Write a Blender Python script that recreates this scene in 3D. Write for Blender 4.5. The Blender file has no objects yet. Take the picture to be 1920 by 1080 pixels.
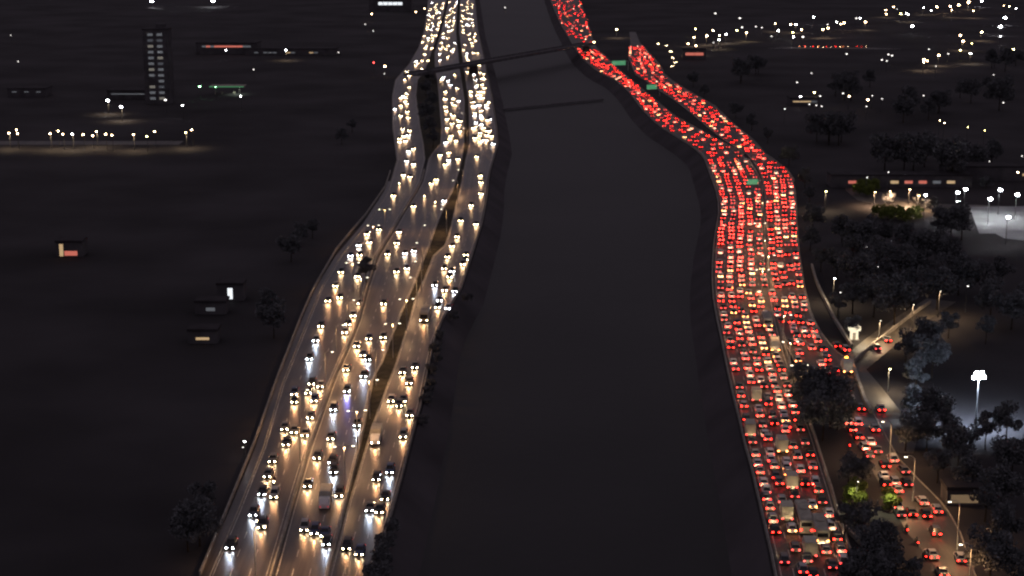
import bpy, bmesh, math, random
from mathutils import Vector, Matrix
import numpy as np

random.seed(11)
R = math.radians
sc = bpy.context.scene
COL = sc.collection

# ---------------------------------------------------------------- camera, night sky, exposure
H, FPX = 114.5, 3100.0
PITCH = math.atan(705 / FPX)
cam_d = bpy.data.cameras.new("camera"); cam = bpy.data.objects.new("camera", cam_d); COL.objects.link(cam)
cam.location = (0, 0, H); cam.rotation_euler = (R(90) - PITCH, 0, 0)
cam_d.sensor_width = 36; cam_d.lens = FPX / 1920 * 36
cam_d.clip_start = 1; cam_d.clip_end = 20000
cam_d.dof.use_dof = True                       # the picture is softly out of focus: lamps read as small discs
cam_d.dof.focus_distance = 60; cam_d.dof.aperture_fstop = 0.78
sc.camera = cam

world = bpy.data.worlds.new("World"); sc.world = world; world.use_nodes = True
nt = world.node_tree; nt.nodes.clear()
sky = nt.nodes.new("ShaderNodeTexSky"); sky.sky_type = 'NISHITA'; sky.sun_disc = False
sky.sun_elevation = R(-4); sky.sun_rotation = R(200)
b1 = nt.nodes.new("ShaderNodeBackground"); b1.inputs[1].default_value = 0.05
b2 = nt.nodes.new("ShaderNodeBackground"); b2.inputs[0].default_value = (0.166, 0.143, 0.176, 1); b2.inputs[1].default_value = 1.0
ad = nt.nodes.new("ShaderNodeAddShader"); wo = nt.nodes.new("ShaderNodeOutputWorld")
nt.links.new(sky.outputs[0], b1.inputs[0]); nt.links.new(b1.outputs[0], ad.inputs[0])
nt.links.new(b2.outputs[0], ad.inputs[1]); nt.links.new(ad.outputs[0], wo.inputs[0])

sc.view_settings.view_transform = 'Standard'; sc.view_settings.look = 'None'
sc.view_settings.exposure = 0; sc.view_settings.gamma = 1
cy = sc.cycles
cy.max_bounces = 3; cy.diffuse_bounces = 1; cy.glossy_bounces = 2; cy.transmission_bounces = 2
cy.sample_clamp_indirect = 0.6; cy.use_light_tree = True
cy.caustics_reflective = False; cy.caustics_refractive = False
cy.use_denoising = True

# ---------------------------------------------------------------- picture ray -> point in the place
def G(px, py, z=0.0):
    dx, dy = (px - 960) / FPX, (540 - py) / FPX
    d = Vector((dx, math.cos(PITCH) + dy * math.sin(PITCH), -math.sin(PITCH) + dy * math.cos(PITCH)))
    t = (z - H) / d.z
    return Vector((d.x * t, d.y * t, z))

class Edge:
    """a line on the ground, x for a given row"""
    def __init__(s, pts):
        pts = sorted(pts); s.y = [p[0] for p in pts]; s.x = [p[1] for p in pts]
    def px(s, y):
        ys, xs = s.y, s.x
        if y <= ys[0]: i = 0
        elif y >= ys[-1]: i = len(ys) - 2
        else: i = max(k for k in range(len(ys) - 1) if ys[k] <= y)
        return xs[i] + (xs[i + 1] - xs[i]) * (y - ys[i]) / (ys[i + 1] - ys[i])
    def at(s, y, z=0.0): 
        g = G(s.px(y), y); g.z = z; return g

L1 = Edge([(1080,395),(960,447),(840,495),(720,530),(600,578),(540,603),(480,640),(420,690),(360,728),(300,745),(240,737),(180,736),(150,742),(120,768),(90,785),(60,795),(30,800),(0,803)])
D1L = Edge([(1080,503),(960,538),(840,574),(720,617),(640,653),(600,668),(540,684),(480,703),(440,728),(390,757),(345,786),(300,797),(270,794),(240,788),(210,784),(180,780),(150,783),(130,797),(100,808),(60,822),(0,838)])
D1R = Edge([(1080,515),(960,548),(840,583),(720,625),(640,660),(600,675),(540,691),(480,711),(440,735),(390,764),(345,792),(300,803),(285,812),(270,826),(240,828),(210,825),(180,823),(150,820),(130,816),(100,815),(60,827),(0,842)])
ML = Edge([(1080,612),(950,644),(847,670),(800,680),(715,697),(680,717),(640,732),(570,760),(537,776),(478,798),(460,806),(430,816),(390,832),(355,851),(300,866),(270,870),(240,870),(190,871),(130,862),(60,855),(0,858)])
MR = Edge([(1080,619),(950,653),(847,684),(802,697),(740,720),(675,745),(640,755),(587,772),(565,776),(537,790),(478,813),(460,834),(430,845),(390,853),(355,863),(300,873),(270,880),(240,880),(190,879),(130,870),(60,861),(0,863)])
LR = Edge([(1080,690),(1020,712),(960,730),(900,747),(820,768),(760,785),(700,797),(640,810),(600,826),(560,850),(540,862),(480,882),(420,901),(370,911),(330,914),(290,926),(270,932),(240,930),(180,921),(120,909),(60,896),(0,890)])
R0 = Edge([(1080,1460),(1040,1452),(980,1438),(930,1426),(870,1412),(838,1402),(797,1393),(747,1380),(690,1367),(640,1357),(595,1347),(555,1340),(510,1338),(457,1341),(400,1350),(370,1349),(345,1340),(295,1322),(275,1300),(260,1275),(235,1235),(205,1205),(175,1183),(152,1158),(135,1122),(110,1093),(92,1080),(75,1070),(50,1055),(25,1043),(0,1033)])
R1 = Edge([(1080,1607),(1020,1585),(970,1570),(920,1556),(870,1540),(810,1522),(770,1506),(720,1491),(690,1481),(650,1468),(600,1456),(560,1448),(500,1437),(440,1433),(380,1430),(340,1425),(310,1411),(290,1393),(270,1356),(252,1322),(217,1260),(197,1237),(172,1207),(135,1163),(95,1122),(75,1112),(50,1105),(0,1088)])
R2 = Edge([(1080,1765),(1050,1745),(1000,1702),(950,1672),(900,1645),(850,1618),(800,1582),(760,1570),(720,1545),(690,1500),(650,1474),(600,1461),(560,1453),(500,1442),(440,1438),(380,1435),(340,1431),(310,1419),(290,1402),(260,1354),(235,1323),(212,1296),(185,1262),(170,1237),(152,1212),(140,1192),(107,1178),(80,1182),(60,1180),(0,1172)])
R3 = Edge([(1080,1828),(1050,1817),(1000,1800),(950,1772),(900,1722),(860,1684),(800,1650),(765,1632),(730,1615),(680,1597),(655,1562),(622,1538),(590,1521),(555,1512),(532,1507),(470,1498),(420,1494),(365,1492),(337,1486),(317,1471),(290,1432),(265,1411),(250,1392),(225,1363),(200,1338),(172,1289),(155,1262),(142,1245),(125,1238),(100,1215),(80,1200),(60,1192),(0,1184)])
ROWS = [2600,2000,1600,1400,1300,1220,1160] + list(range(1120, 300, -20)) + list(range(300, -1, -10)) + [-20,-40]

# ---------------------------------------------------------------- materials
MATS = {}
def mat(name, base, rough=0.8, metal=0.0, noise=None, spec=0.5):
    """procedural: base colour varied by noise = (scale, amount[, stretch])"""
    m = bpy.data.materials.new(name); m.use_nodes = True; n = m.node_tree; p = n.nodes["Principled BSDF"]
    p.inputs["Roughness"].default_value = rough; p.inputs["Metallic"].default_value = metal
    p.inputs["Specular IOR Level"].default_value = spec
    p.inputs["Base Color"].default_value = (*base, 1)
    if noise:
        tc = n.nodes.new("ShaderNodeTexCoord"); mp = n.nodes.new("ShaderNodeMapping")
        st = noise[2] if len(noise) > 2 else (1, 1, 1)
        mp.inputs["Scale"].default_value = st
        nz = n.nodes.new("ShaderNodeTexNoise"); nz.inputs["Scale"].default_value = noise[0]; nz.inputs["Detail"].default_value = 5
        rp = n.nodes.new("ShaderNodeValToRGB"); a = noise[1]
        rp.color_ramp.elements[0].position = 0.3; rp.color_ramp.elements[1].position = 0.7
        rp.color_ramp.elements[0].color = (*[c * (1 - a) for c in base], 1)
        rp.color_ramp.elements[1].color = (*[c * (1 + a) for c in base], 1)
        n.links.new(tc.outputs["Object"], mp.inputs[0]); n.links.new(mp.outputs[0], nz.inputs["Vector"])
        n.links.new(nz.outputs["Fac"], rp.inputs[0]); n.links.new(rp.outputs[0], p.inputs["Base Color"])
    MATS[name] = m; return m
def emit(name, col, strength, sampled=False):
    m = bpy.data.materials.new(name); m.use_nodes = True; n = m.node_tree; p = n.nodes["Principled BSDF"]
    p.inputs["Base Color"].default_value = (0.05, 0.05, 0.05, 1)
    p.inputs["Emission Color"].default_value = (*col, 1); p.inputs["Emission Strength"].default_value = strength
    m.cycles.emission_sampling = 'AUTO' if sampled else 'NONE'
    MATS[name] = m; return m
mat("asphalt", (0.066, 0.056, 0.048), 0.37, noise=(0.8, 0.6, (1, 0.02, 1)))
def stained(m):
    n = m.node_tree; p = n.nodes["Principled BSDF"]; src = p.inputs["Base Color"].links[0].from_socket
    tc = n.nodes.new("ShaderNodeTexCoord"); mp = n.nodes.new("ShaderNodeMapping"); mp.inputs["Scale"].default_value = (1, .22, 1)
    nz = n.nodes.new("ShaderNodeTexNoise"); nz.inputs["Scale"].default_value = 0.16; nz.inputs["Detail"].default_value = 6; nz.inputs["Roughness"].default_value = .65
    rp = n.nodes.new("ShaderNodeValToRGB"); rp.color_ramp.elements[0].position = .38; rp.color_ramp.elements[1].position = .62
    rp.color_ramp.elements[0].color = (.55, .55, .55, 1); rp.color_ramp.elements[1].color = (1.25, 1.22, 1.15, 1)
    mx = n.nodes.new("ShaderNodeMix"); mx.data_type = 'RGBA'; mx.blend_type = 'MULTIPLY'; mx.inputs[0].default_value = 1.0
    n.links.new(tc.outputs["Object"], mp.inputs[0]); n.links.new(mp.outputs[0], nz.inputs["Vector"]); n.links.new(nz.outputs["Fac"], rp.inputs[0])
    n.links.new(src, mx.inputs[6]); n.links.new(rp.outputs[0], mx.inputs[7]); n.links.new(mx.outputs[2], p.inputs["Base Color"])
stained(MATS["asphalt"])
mat("asphalt_pale", (0.060, 0.054, 0.046), 0.55, noise=(0.5, 0.35, (1, 0.06, 1)))
stained(MATS["asphalt_pale"])
mat("bank", (0.062, 0.056, 0.060), 0.95, noise=(0.05, 0.25), spec=0.1)
mat("ground", (0.041, 0.038, 0.040), 0.95, noise=(0.015, 0.4), spec=0.1)
mat("grass", (0.036, 0.033, 0.025), 0.95, noise=(0.4, 0.5), spec=0.1)
mat("concrete", (0.26, 0.24, 0.21), 0.85, noise=(0.6, 0.3))
mat("kerbstone", (0.30, 0.275, 0.23), 0.85, noise=(0.5, 0.3))
mat("paint_line", (0.5, 0.47, 0.40), 0.7, noise=(0.8, 0.4))
mat("bridge_concrete", (0.10, 0.093, 0.098), 0.9, noise=(0.3, 0.3), spec=0.1)
mat("bark", (0.035, 0.027, 0.02), 0.95, noise=(4, 0.4), spec=0.1)
mat("leaf_dark", (0.112, 0.115, 0.12), 0.9, noise=(0.6, 0.45), spec=0.1)
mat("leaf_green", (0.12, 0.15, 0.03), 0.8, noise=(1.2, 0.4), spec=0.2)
mat("steel", (0.35, 0.34, 0.31), 0.5, 0.3, noise=(3, 0.2))
mat("dark_steel", (0.06, 0.06, 0.06), 0.6, 0.3, noise=(3, 0.2))
mat("glass_dark", (0.012, 0.013, 0.015), 0.12)
mat("lot_pale", (0.30, 0.31, 0.31), 0.8, noise=(0.05, 0.45, (.4, 1, 1)))
mat("tyre", (0.012, 0.012, 0.012), 0.9, noise=(8, 0.2))
for k, c in dict(paint_black=(0.012, 0.012, 0.013), paint_grey=(0.10, 0.10, 0.105), paint_silver=(0.33, 0.33, 0.33), paint_white=(0.72, 0.71, 0.68),
                 paint_red=(0.20, 0.018, 0.014), paint_blue=(0.03, 0.05, 0.12)).items():
    mat(k, c, 0.35, 0.15 if k != 'paint_white' else 0.0, noise=(2, 0.08))
mat("truck_box", (0.42, 0.39, 0.31), 0.7, noise=(0.7, 0.2)); mat("bus_body", (0.30, 0.28, 0.24), 0.5, noise=(0.7, 0.2))
mat("bus_roof", (0.34, 0.31, 0.25), 0.7, noise=(0.8, 0.3))
mat("wall_dark", (0.085, 0.08, 0.085), 0.9, noise=(0.2, 0.3), spec=0.1); mat("wall_pale", (0.30, 0.27, 0.22), 0.9, noise=(0.3, 0.3))
mat("roof_dark", (0.042, 0.038, 0.041), 0.9, noise=(0.15, 0.35), spec=0.1); mat("roof_grey", (0.36, 0.37, 0.38), 0.8, noise=(0.12, 0.35, (1, 4, 1)))
mat("sign_green", (0.03, 0.22, 0.09), 0.5, noise=(1, 0.2)); mat("cloth_dark", (0.03, 0.03, 0.035), 0.9, noise=(5, 0.3)); mat("skin", (0.35, 0.2, 0.14), 0.6, noise=(9, 0.1))
wm = mat("river_water", (0.0165, 0.0155, 0.016), 0.5, noise=(0.012, 0.32), spec=0.12)
n = wm.node_tree; nz = n.nodes.new("ShaderNodeTexNoise"); nz.inputs["Scale"].default_value = 0.25; nz.inputs["Detail"].default_value = 4
bp = n.nodes.new("ShaderNodeBump"); bp.inputs["Strength"].default_value = 0.15; bp.inputs["Distance"].default_value = 0.3
tc = n.nodes.new("ShaderNodeTexCoord"); n.links.new(tc.outputs["Object"], nz.inputs["Vector"]); n.links.new(nz.outputs["Fac"], bp.inputs["Height"])
n.links.new(bp.outputs[0], n.nodes["Principled BSDF"].inputs["Normal"])
HEAD, TAIL = 100, 25
emit("headlight_warm", (1, 0.74, 0.42), HEAD); emit("headlight_cool", (0.82, 0.9, 1.0), HEAD)
emit("tail_running", (1, 0.05, 0.045), TAIL * 0.25); emit("tail_brake", (1, 0.014, 0.009), TAIL); emit("tail_bright", (1, 0.02, 0.012), TAIL * 2); emit("tail_soft", (1, 0.022, 0.016), TAIL * .55); emit("tail_amber", (1, 0.26, 0.06), TAIL * 0.9)
emit("tail_off", (1, 0.05, 0.04), 1.2)
emit("lamp_white", (0.95, 0.97, 1.0), 60); emit("lamp_warm", (1, 0.66, 0.34), 46); emit("lamp_yellow", (1, 0.86, 0.30), 34); emit("lamp_dim", (1, 0.95, 0.88), 3.0)
emit("lamp_green", (0.35, 1, 0.45), 22); emit("lamp_red", (1, 0.07, 0.06), 16); emit("lamp_orange", (1, 0.33, 0.03), 14); emit("lamp_head_dim", (1, 0.88, 0.66), 4.5)
emit("flood_white", (0.93, 0.96, 1), 120)
emit("window_lit", (0.85, 0.9, 1.0), 0.11); emit("window_warm", (1, 0.68, 0.36), 0.5); emit("window_soft", (.8, .85, 1), .06); emit("window_pale", (1, .93, .8), .15); emit("window_red", (1, 0.25, 0.18), 0.55); emit("window_bright", (0.9, 0.95, 1), 1.1)
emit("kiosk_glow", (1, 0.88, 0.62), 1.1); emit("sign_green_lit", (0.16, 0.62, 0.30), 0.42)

# ---------------------------------------------------------------- helpers
def link(name, me, m=None, parent=None, loc=None, rotz=None):
    o = bpy.data.objects.new(name, me); COL.objects.link(o)
    if m is not None and me is not None:
        me.materials.append(MATS[m])
    if parent is not None: o.parent = parent
    if loc is not None: o.location = loc
    if rotz is not None: o.rotation_euler = (0, 0, rotz)
    return o
def tag(o, label, cat, group=None, kind=None):
    if label: o["label"] = label
    if cat: o["category"] = cat
    if group: o["group"] = group
    if kind: o["kind"] = kind
    return o
def empty(name, loc, rotz=0.0):
    o = bpy.data.objects.new(name, None); COL.objects.link(o); o.location = loc; o.rotation_euler = (0, 0, rotz); o.empty_display_size = 0.5; return o
def structure(o): o["kind"] = "structure"; return o
def pydata(name, v, f, smooth=False):
    me = bpy.data.meshes.new(name); me.from_pydata([tuple(p) for p in v], [], f); me.update()
    if smooth: me.polygons.foreach_set("use_smooth", [True] * len(me.polygons))
    return me
class MB:
    def __init__(s): s.v, s.f = [], []
    def add(s, v, f):
        k = len(s.v); s.v += [tuple(p) for p in v]; s.f += [tuple(i + k for i in q) for q in f]; return s
    def box(s, c, d, bev=0.0, rz=0.0):
        bm = bmesh.new(); bmesh.ops.create_cube(bm, size=1); bmesh.ops.scale(bm, vec=d, verts=bm.verts)
        if bev: bmesh.ops.bevel(bm, geom=bm.edges[:], offset=bev, segments=1, affect='EDGES')
        M = Matrix.Translation(c) @ Matrix.Rotation(rz, 4, 'Z')
        bm.verts.index_update(); s.add([M @ v.co for v in bm.verts], [[v.index for v in f.verts] for f in bm.faces]); bm.free(); return s
    def tube(s, pts, r0, r1=None, n=8):
        r1 = r0 if r1 is None else r1; pts = [Vector(p) for p in pts]; V, F = [], []
        for i, p in enumerate(pts):
            t = (pts[min(i + 1, len(pts) - 1)] - pts[max(i - 1, 0)]).normalized()
            a = t.orthogonal().normalized() if abs(t.z) > 0.99 else t.cross(Vector((0, 0, 1))).normalized(); b = t.cross(a)
            r = r0 + (r1 - r0) * i / (len(pts) - 1)
            V += [p + a * r * math.cos(2 * math.pi * k / n) + b * r * math.sin(2 * math.pi * k / n) for k in range(n)]
        for i in range(len(pts) - 1):
            F += [(i * n + k, i * n + (k + 1) % n, (i + 1) * n + (k + 1) % n, (i + 1) * n + k) for k in range(n)]
        F += [tuple(range(n))[::-1], tuple((len(pts) - 1) * n + k for k in range(n))]
        return s.add(V, F)
    def ball(s, c, d, u=10, v=7):
        bm = bmesh.new(); bmesh.ops.create_uvsphere(bm, u_segments=u, v_segments=v, radius=0.5)
        bm.verts.index_update(); s.add([Vector((p.co.x * d[0] + c[0], p.co.y * d[1] + c[1], p.co.z * d[2] + c[2])) for p in bm.verts], [[q.index for q in f.verts] for f in bm.faces]); bm.free(); return s
    def mesh(s, name, smooth=False): return pydata(name, s.v, s.f, smooth)
    def build(s, name, m, parent=None, smooth=False): return link(name, s.mesh(name, smooth), m, parent)
ONES = "first second third fourth fifth sixth seventh eighth ninth tenth eleventh twelfth thirteenth fourteenth fifteenth sixteenth seventeenth eighteenth nineteenth".split()
TENS = ["", "", "twent", "thirt", "fort", "fift", "sixt", "sevent", "eight", "ninet"]
def nth(i):                                    # 0 -> first
    i += 1
    if i < 20: return ONES[i - 1]
    if i < 100: return TENS[i // 10] + ("ieth" if i % 10 == 0 else "y-" + ONES[i % 10 - 1])
    return "hundred-and-" + nth(i - 101) if i > 100 else "hundredth"

def ribbon(name, ea, eb, m, z=0.0, rows=ROWS, ymin=-999, ymax=9999, off=(0, 0)):
    V, F = [], []
    rr = [y for y in rows if ymin <= y <= ymax]
    for y in rr:
        a, b = ea.at(y, z), eb.at(y, z); a.x += off[0]; b.x += off[1]; V += [a, b]
    F = [(2 * i, 2 * i + 1, 2 * i + 3, 2 * i + 2) for i in range(len(rr) - 1)]
    return link(name, pydata(name, V, F), m)
def wall_along(pts, width, height, z0=0.0, taper=0.0):
    """swept barrier along ground points"""
    V, F = [], []; n = len(pts)
    for i, p in enumerate(pts):
        t = (pts[min(i + 1, n - 1)] - pts[max(i - 1, 0)]); t.z = 0; t.normalize(); s_ = Vector((t.y, -t.x, 0))
        w, wt = width / 2, width / 2 - taper
        V += [p - s_ * w + Vector((0, 0, z0)), p - s_ * wt + Vector((0, 0, z0 + height)), p + s_ * wt + Vector((0, 0, z0 + height)), p + s_ * w + Vector((0, 0, z0))]
    for i in range(n - 1):
        a, b = 4 * i, 4 * i + 4
        F += [(a, b, b + 1, a + 1), (a + 1, b + 1, b + 2, a + 2), (a + 2, b + 2, b + 3, a + 3)]
    F += [(0, 1, 2, 3), (4 * n - 1, 4 * n - 2, 4 * n - 3, 4 * n - 4)]
    return pydata("wall", V, F)
def along(e, y0, y1, dx=0.0, other=None, t=0.0):
    out = []
    for y in [r for r in ROWS if y1 <= r <= y0]:
        a = e.at(y)
        if other: a = a.lerp(other.at(y), t)
        a.x += dx; out.append(a)
    return out

# ---------------------------------------------------------------- ground, river, roads
def terrain():
    V, F = [], []
    for y in ROWS:
        l, r = LR.at(y), R0.at(y); Y = l.y
        for x, z in ((-7000, -0.05), (L1.at(y).x - 60, -0.05), (l.x + 1.2, -0.05), (l.x + 8.5, -5.8), (l.x * 0.5 + r.x * 0.5, -7), (r.x - 8.5, -5.8), (r.x - 1.2, -0.05), (R3.at(y).x + 60, -0.05), (7000, -0.05)):
            V.append((x, Y, z))
    k = 9
    for i in range(len(ROWS) - 1):
        F += [(i * k + j, i * k + j + 1, (i + 1) * k + j + 1, (i + 1) * k + j) for j in range(k - 1)]
    last = V[-k:]
    for x, y_, z in last: V.append((x * (1 if abs(x) > 5000 else 9000 / y_), 9000, z))
    m0 = len(V) - 2 * k
    F += [(m0 + j, m0 + j + 1, m0 + k + j + 1, m0 + k + j) for j in range(k - 1)]
    o = structure(link("ground", pydata("ground", V, F), "ground")); o.data.materials.append(MATS["bank"])
    for p in o.data.polygons:
        if p.index % 8 in (2, 3, 4, 5): p.material_index = 1
    return o
terrain()
structure(ribbon("river", LR, R0, "river_water", z=-5.0, off=(6.5, -6.5)))
structure(ribbon("outer_road", L1, D1L, "asphalt", 0.02)); structure(ribbon("middle_road", D1R, ML, "asphalt", 0.02)); structure(ribbon("riverside_road", MR, LR, "asphalt", 0.02))
structure(ribbon("main_road", R0, R1, "asphalt_pale", 0.02)); structure(ribbon("second_road", R2, R3, "asphalt_pale", 0.02, ymin=60))
structure(ribbon("median_ground", ML, MR, "grass", 0.10, off=(0.1, -0.1)))
structure(ribbon("divider_ground", D1L, D1R, "grass", 0.08, ymin=0, ymax=300, off=(.1, -.1)))

def kerbs(name, e, y0, y1, dx, w=0.3, h=0.17):
    structure(link(name, wall_along(along(e, y0, y1, dx), w, h, 0.0, 0.03), "kerbstone"))
kerbs("kerb", L1, 1400, 0, -0.15); kerbs("median_kerb", ML, 1400, 140, 0.0); kerbs("median_kerb", MR, 1400, 140, 0.0)
kerbs("island_kerb", D1L, 300, 100, 0.0); kerbs("island_kerb", D1R, 300, 100, 0.0); kerbs("kerb", R2, 700, 85, 0.0); kerbs("kerb", R3, 1400, 85, 0.1)
def offE(e, d): return e
# pavement beside the outer road
def pave():
    V, F = [], []
    rr = [y for y in ROWS if y >= 330]
    for y in rr:
        a = L1.at(y, 0.12); V += [(a.x - 1.9, a.y, .12), (a.x - .3, a.y, .12)]
    structure(link("pavement", pydata("pavement", V, [(2 * i, 2 * i + 1, 2 * i + 3, 2 * i + 2) for i in range(len(rr) - 1)]), "asphalt"))
pave()
def barrier(e, y0, y1, w, h, label, dx=0.0, other=None, t=0.0, m="concrete", name="concrete_barrier"):
    o = link(name, wall_along(along(e, y0, y1, dx, other, t), w, h, 0.0, w * 0.25), m); return tag(o, label, "barrier")
barrier(D1L, 1400, 305, 0.75, 0.85, "long pale concrete barrier dividing outer and middle carriageways of the headlight road", 0, D1R, 0.5)
barrier(ML, 1400, 720, 0.5, 0.8, "concrete barrier splitting middle and riverside carriageways below the grass wedge", 0.3)
barrier(LR, 1400, 0, 0.4, 0.9, "low parapet on the river edge of the headlight road", 0.5)
barrier(R0, 1400, 0, 0.5, 0.9, "pale parapet on the river edge of the taillight road", -0.5)
barrier(R1, 1400, 300, 0.6, 0.9, "pale concrete median barrier of the taillight road", 0.35)
barrier(R1, 290, 95, 0.5, 0.9, "far concrete edge of the riverside taillight lanes past the sign gantry", 0.35)
barrier(R3, 340, 90, 0.5, 0.9, "concrete barrier on the outer side of the far curving taillight ramp", 0.6)
fence_pts = [G(*p) for p in ((375,1080),(425,960),(478,830),(522,705),(565,595),(587,545),(630,470),(657,437),(685,405),(722,352),(732,322))]
tag(link("guard_rail", wall_along(fence_pts, 0.3, 0.9), "concrete"), "thin pale guard rail outside the pavement of the headlight road", "guard rail")
wv = [G(*p) for p in ((1522,500),(1530,528),(1537,545),(1565,602),(1597,652))]
tag(link("concrete_wall", wall_along(wv, 0.6, 1.1), "concrete"), "concrete wall curving down to the lit kiosk beside the taillight road", "wall")
wv = [G(*p) for p in ((1597,680),(1608,715),(1620,750),(1632,775))]
tag(link("concrete_wall", wall_along(wv, 0.7, 1.0), "concrete"), "straight concrete wall running down from the orange beacon at the ramp", "wall")

# side street climbing away from the kiosk
def street(name, ctr, width, m, z=0.03):
    V = []; n = len(ctr)
    for i, p in enumerate(ctr):
        t = (ctr[min(i + 1, n - 1)] - ctr[max(i - 1, 0)]).normalized(); s_ = Vector((t.y, -t.x, 0)); w_ = width[i] if isinstance(width, (list, tuple)) else width; V += [p - s_ * w_ / 2 + Vector((0, 0, z)), p + s_ * w_ / 2 + Vector((0, 0, z))]
    return structure(link(name, pydata(name, V, [(2 * i, 2 * i + 1, 2 * i + 3, 2 * i + 2) for i in range(n - 1)]), m))
side = [G(*p) for p in ((1590,690),(1622,665),(1655,638),(1690,612),(1725,588),(1765,563))]
street("side_street", side, 9, "asphalt_pale")
sw = [G(*p) for p in ((1604,680),(1640,648),(1676,620),(1712,592),(1745,570))]
tag(link("concrete_wall", wall_along([p + Vector((0, 0.6, 0)) for p in sw], 0.5, 1.0), "concrete"), "concrete wall along the middle of the side street by the kiosk", "wall")
street("service_lane", [G(*p) for p in ((1600,690),(1618,725),(1640,770),(1660,800),(1682,822),(1700,850))], [6, 9, 12, 13, 9, 3], "asphalt_pale", 0.035)
street("far_avenue", [G(x, 268) for x in range(-60, 380, 40)], 14, "asphalt_pale")
street("lit_street", [G(*p) for p in ((1590,340),(1612,357),(1650,374),(1700,385),(1760,391),(1830,393),(1960,398))], [4, 12, 20, 22, 22, 22, 22], "asphalt_pale")
street("far_street", [G(*p) for p in ((1440,91),(1480,90),(1560,90),(1640,91),(1690,92))], [2, 12, 12, 12, 2], "asphalt_pale")

# lane paint
def lane_paint(name, ea, eb, lanes, ymin, ymax, edge=True):
    V, F = [], []
    def quad(a, b, w):
        t = (b - a).normalized(); s_ = Vector((t.y, -t.x, 0)) * w / 2; k = len(V)
        V.extend([a - s_, a + s_, b + s_, b - s_]); F.append((k, k + 1, k + 2, k + 3))
    def path(t):
        return [ea.at(y, 0.035).lerp(eb.at(y, 0.035), t) for y in [r for r in ROWS if ymin <= r <= ymax]]
    for i in range(1, lanes):
        pts = path(i / lanes); acc = 0.0
        for a, b in zip(pts, pts[1:]):
            L = (b - a).length; s = 0.0
            while s < L:
                ph = (acc + s) % 9.0
                if ph < 3.5:
                    e = min(L, s + 3.5 - ph); quad(a.lerp(b, s / L), a.lerp(b, e / L), 0.17); s = e + 0.01
                else: s += 9.0 - ph
            acc += L
    if edge:
        for t in (0.035, 0.965):
            pts = path(t)
            for a, b in zip(pts, pts[1:]): quad(a, b, 0.16)
    structure(link(name, pydata(name, V, F), "paint_line"))
lane_paint("lane_markings", L1, D1L, 3, 130, 1180); lane_paint("lane_markings", D1R, ML, 3, 130, 1180); lane_paint("lane_markings", MR, LR, 3, 60, 1180)
lane_paint("lane_markings", R0, R1, 5, 100, 1180); lane_paint("lane_markings", R2, R3, 4, 120, 640)

# ---------------------------------------------------------------- vehicles
def loft(sections):
    """closed rings of equal length lofted along y"""
    V, F = [], []; n = len(sections[0])
    for s in sections: V += s
    for i in range(len(sections) - 1):
        F += [(i * n + k, i * n + (k + 1) % n, (i + 1) * n + (k + 1) % n, (i + 1) * n + k) for k in range(n)]
    F += [tuple(range(n))[::-1], tuple((len(sections) - 1) * n + k for k in range(n))]
    return V, F
def ring(y, hw, zb, zt, ch=0.16):
    return [(-hw * .94, y, zb), (hw * .94, y, zb), (hw, y, zb + ch), (hw, y, zt - ch), (hw - ch * .9, y, zt), (-hw + ch * .9, y, zt), (-hw, y, zt - ch), (-hw, y, zb + ch)]
def car_meshes(rear, tall):
    """forward is +y; returns body, windows, headlight, taillight, wheel meshes"""
    b = MB()
    b.add(*loft([ring(-2.12, .74, .40, .88), ring(-2.0, .84, .28, .96), ring(-1.3, .88, .22, 1.0), ring(0, .885, .20, .98), ring(.9, .88, .22, .96), ring(1.55, .86, .24, .86), ring(1.98, .80, .28, .76), ring(2.12, .68, .38, .66)]))
    rt = 1.44 + tall                                    # roof
    b.add(*loft([ring(rear + .45, .60, rt - .07, rt, .03), ring(rear + .9, .64, rt - .06, rt + .03, .03), ring(.1, .64, rt - .06, rt + .03, .03), ring(.42, .60, rt - .08, rt - .01, .03)]))
    for s in (-1, 1):                                   # pillars, mirrors
        b.tube([(s * .80, 1.05, .95), (s * .61, .40, rt - .05)], .04, n=4); b.tube([(s * .80, rear - .02, .97), (s * .61, rear + .46, rt - .05)], .06, n=4)
        b.box((s * .96, .72, 1.0), (.2, .1, .14), .03)
    g = MB(); zt = rt - .05
    g.add([(-.80, rear, .95), (.80, rear, .95), (.80, 1.08, .93), (-.80, 1.08, .93), (-.60, rear + .46, zt), (.60, rear + .46, zt), (.60, .42, zt), (-.60, .42, zt)],
          [(0, 1, 5, 4), (1, 2, 6, 5), (2, 3, 7, 6), (3, 0, 4, 7), (4, 5, 6, 7)])
    h = MB().ball((0, 0, 0), (.32, .12, .22)); t = MB().ball((0, 0, 0), (.46, .10, .27))
    w = MB(); w.tube([(-.1, 0, 0), (.1, 0, 0)], .31, n=14)
    return b.mesh("body", False), g.mesh("windows"), h.mesh("headlight", True), t.mesh("taillight", True), w.mesh("wheel")
PROTO = [car_meshes(-1.75, 0.02), car_meshes(-1.35, 0.0), car_meshes(-1.95, 0.2)]
for P in PROTO:
    for me, mn in zip(P, ("paint_grey", "glass_dark", "headlight_warm", "tail_brake", "tyre")): me.materials.append(MATS[mn])
HX, HY, HZ, TX, TY, TZ = .58, 2.11, .54, .63, -2.13, .73

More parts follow.
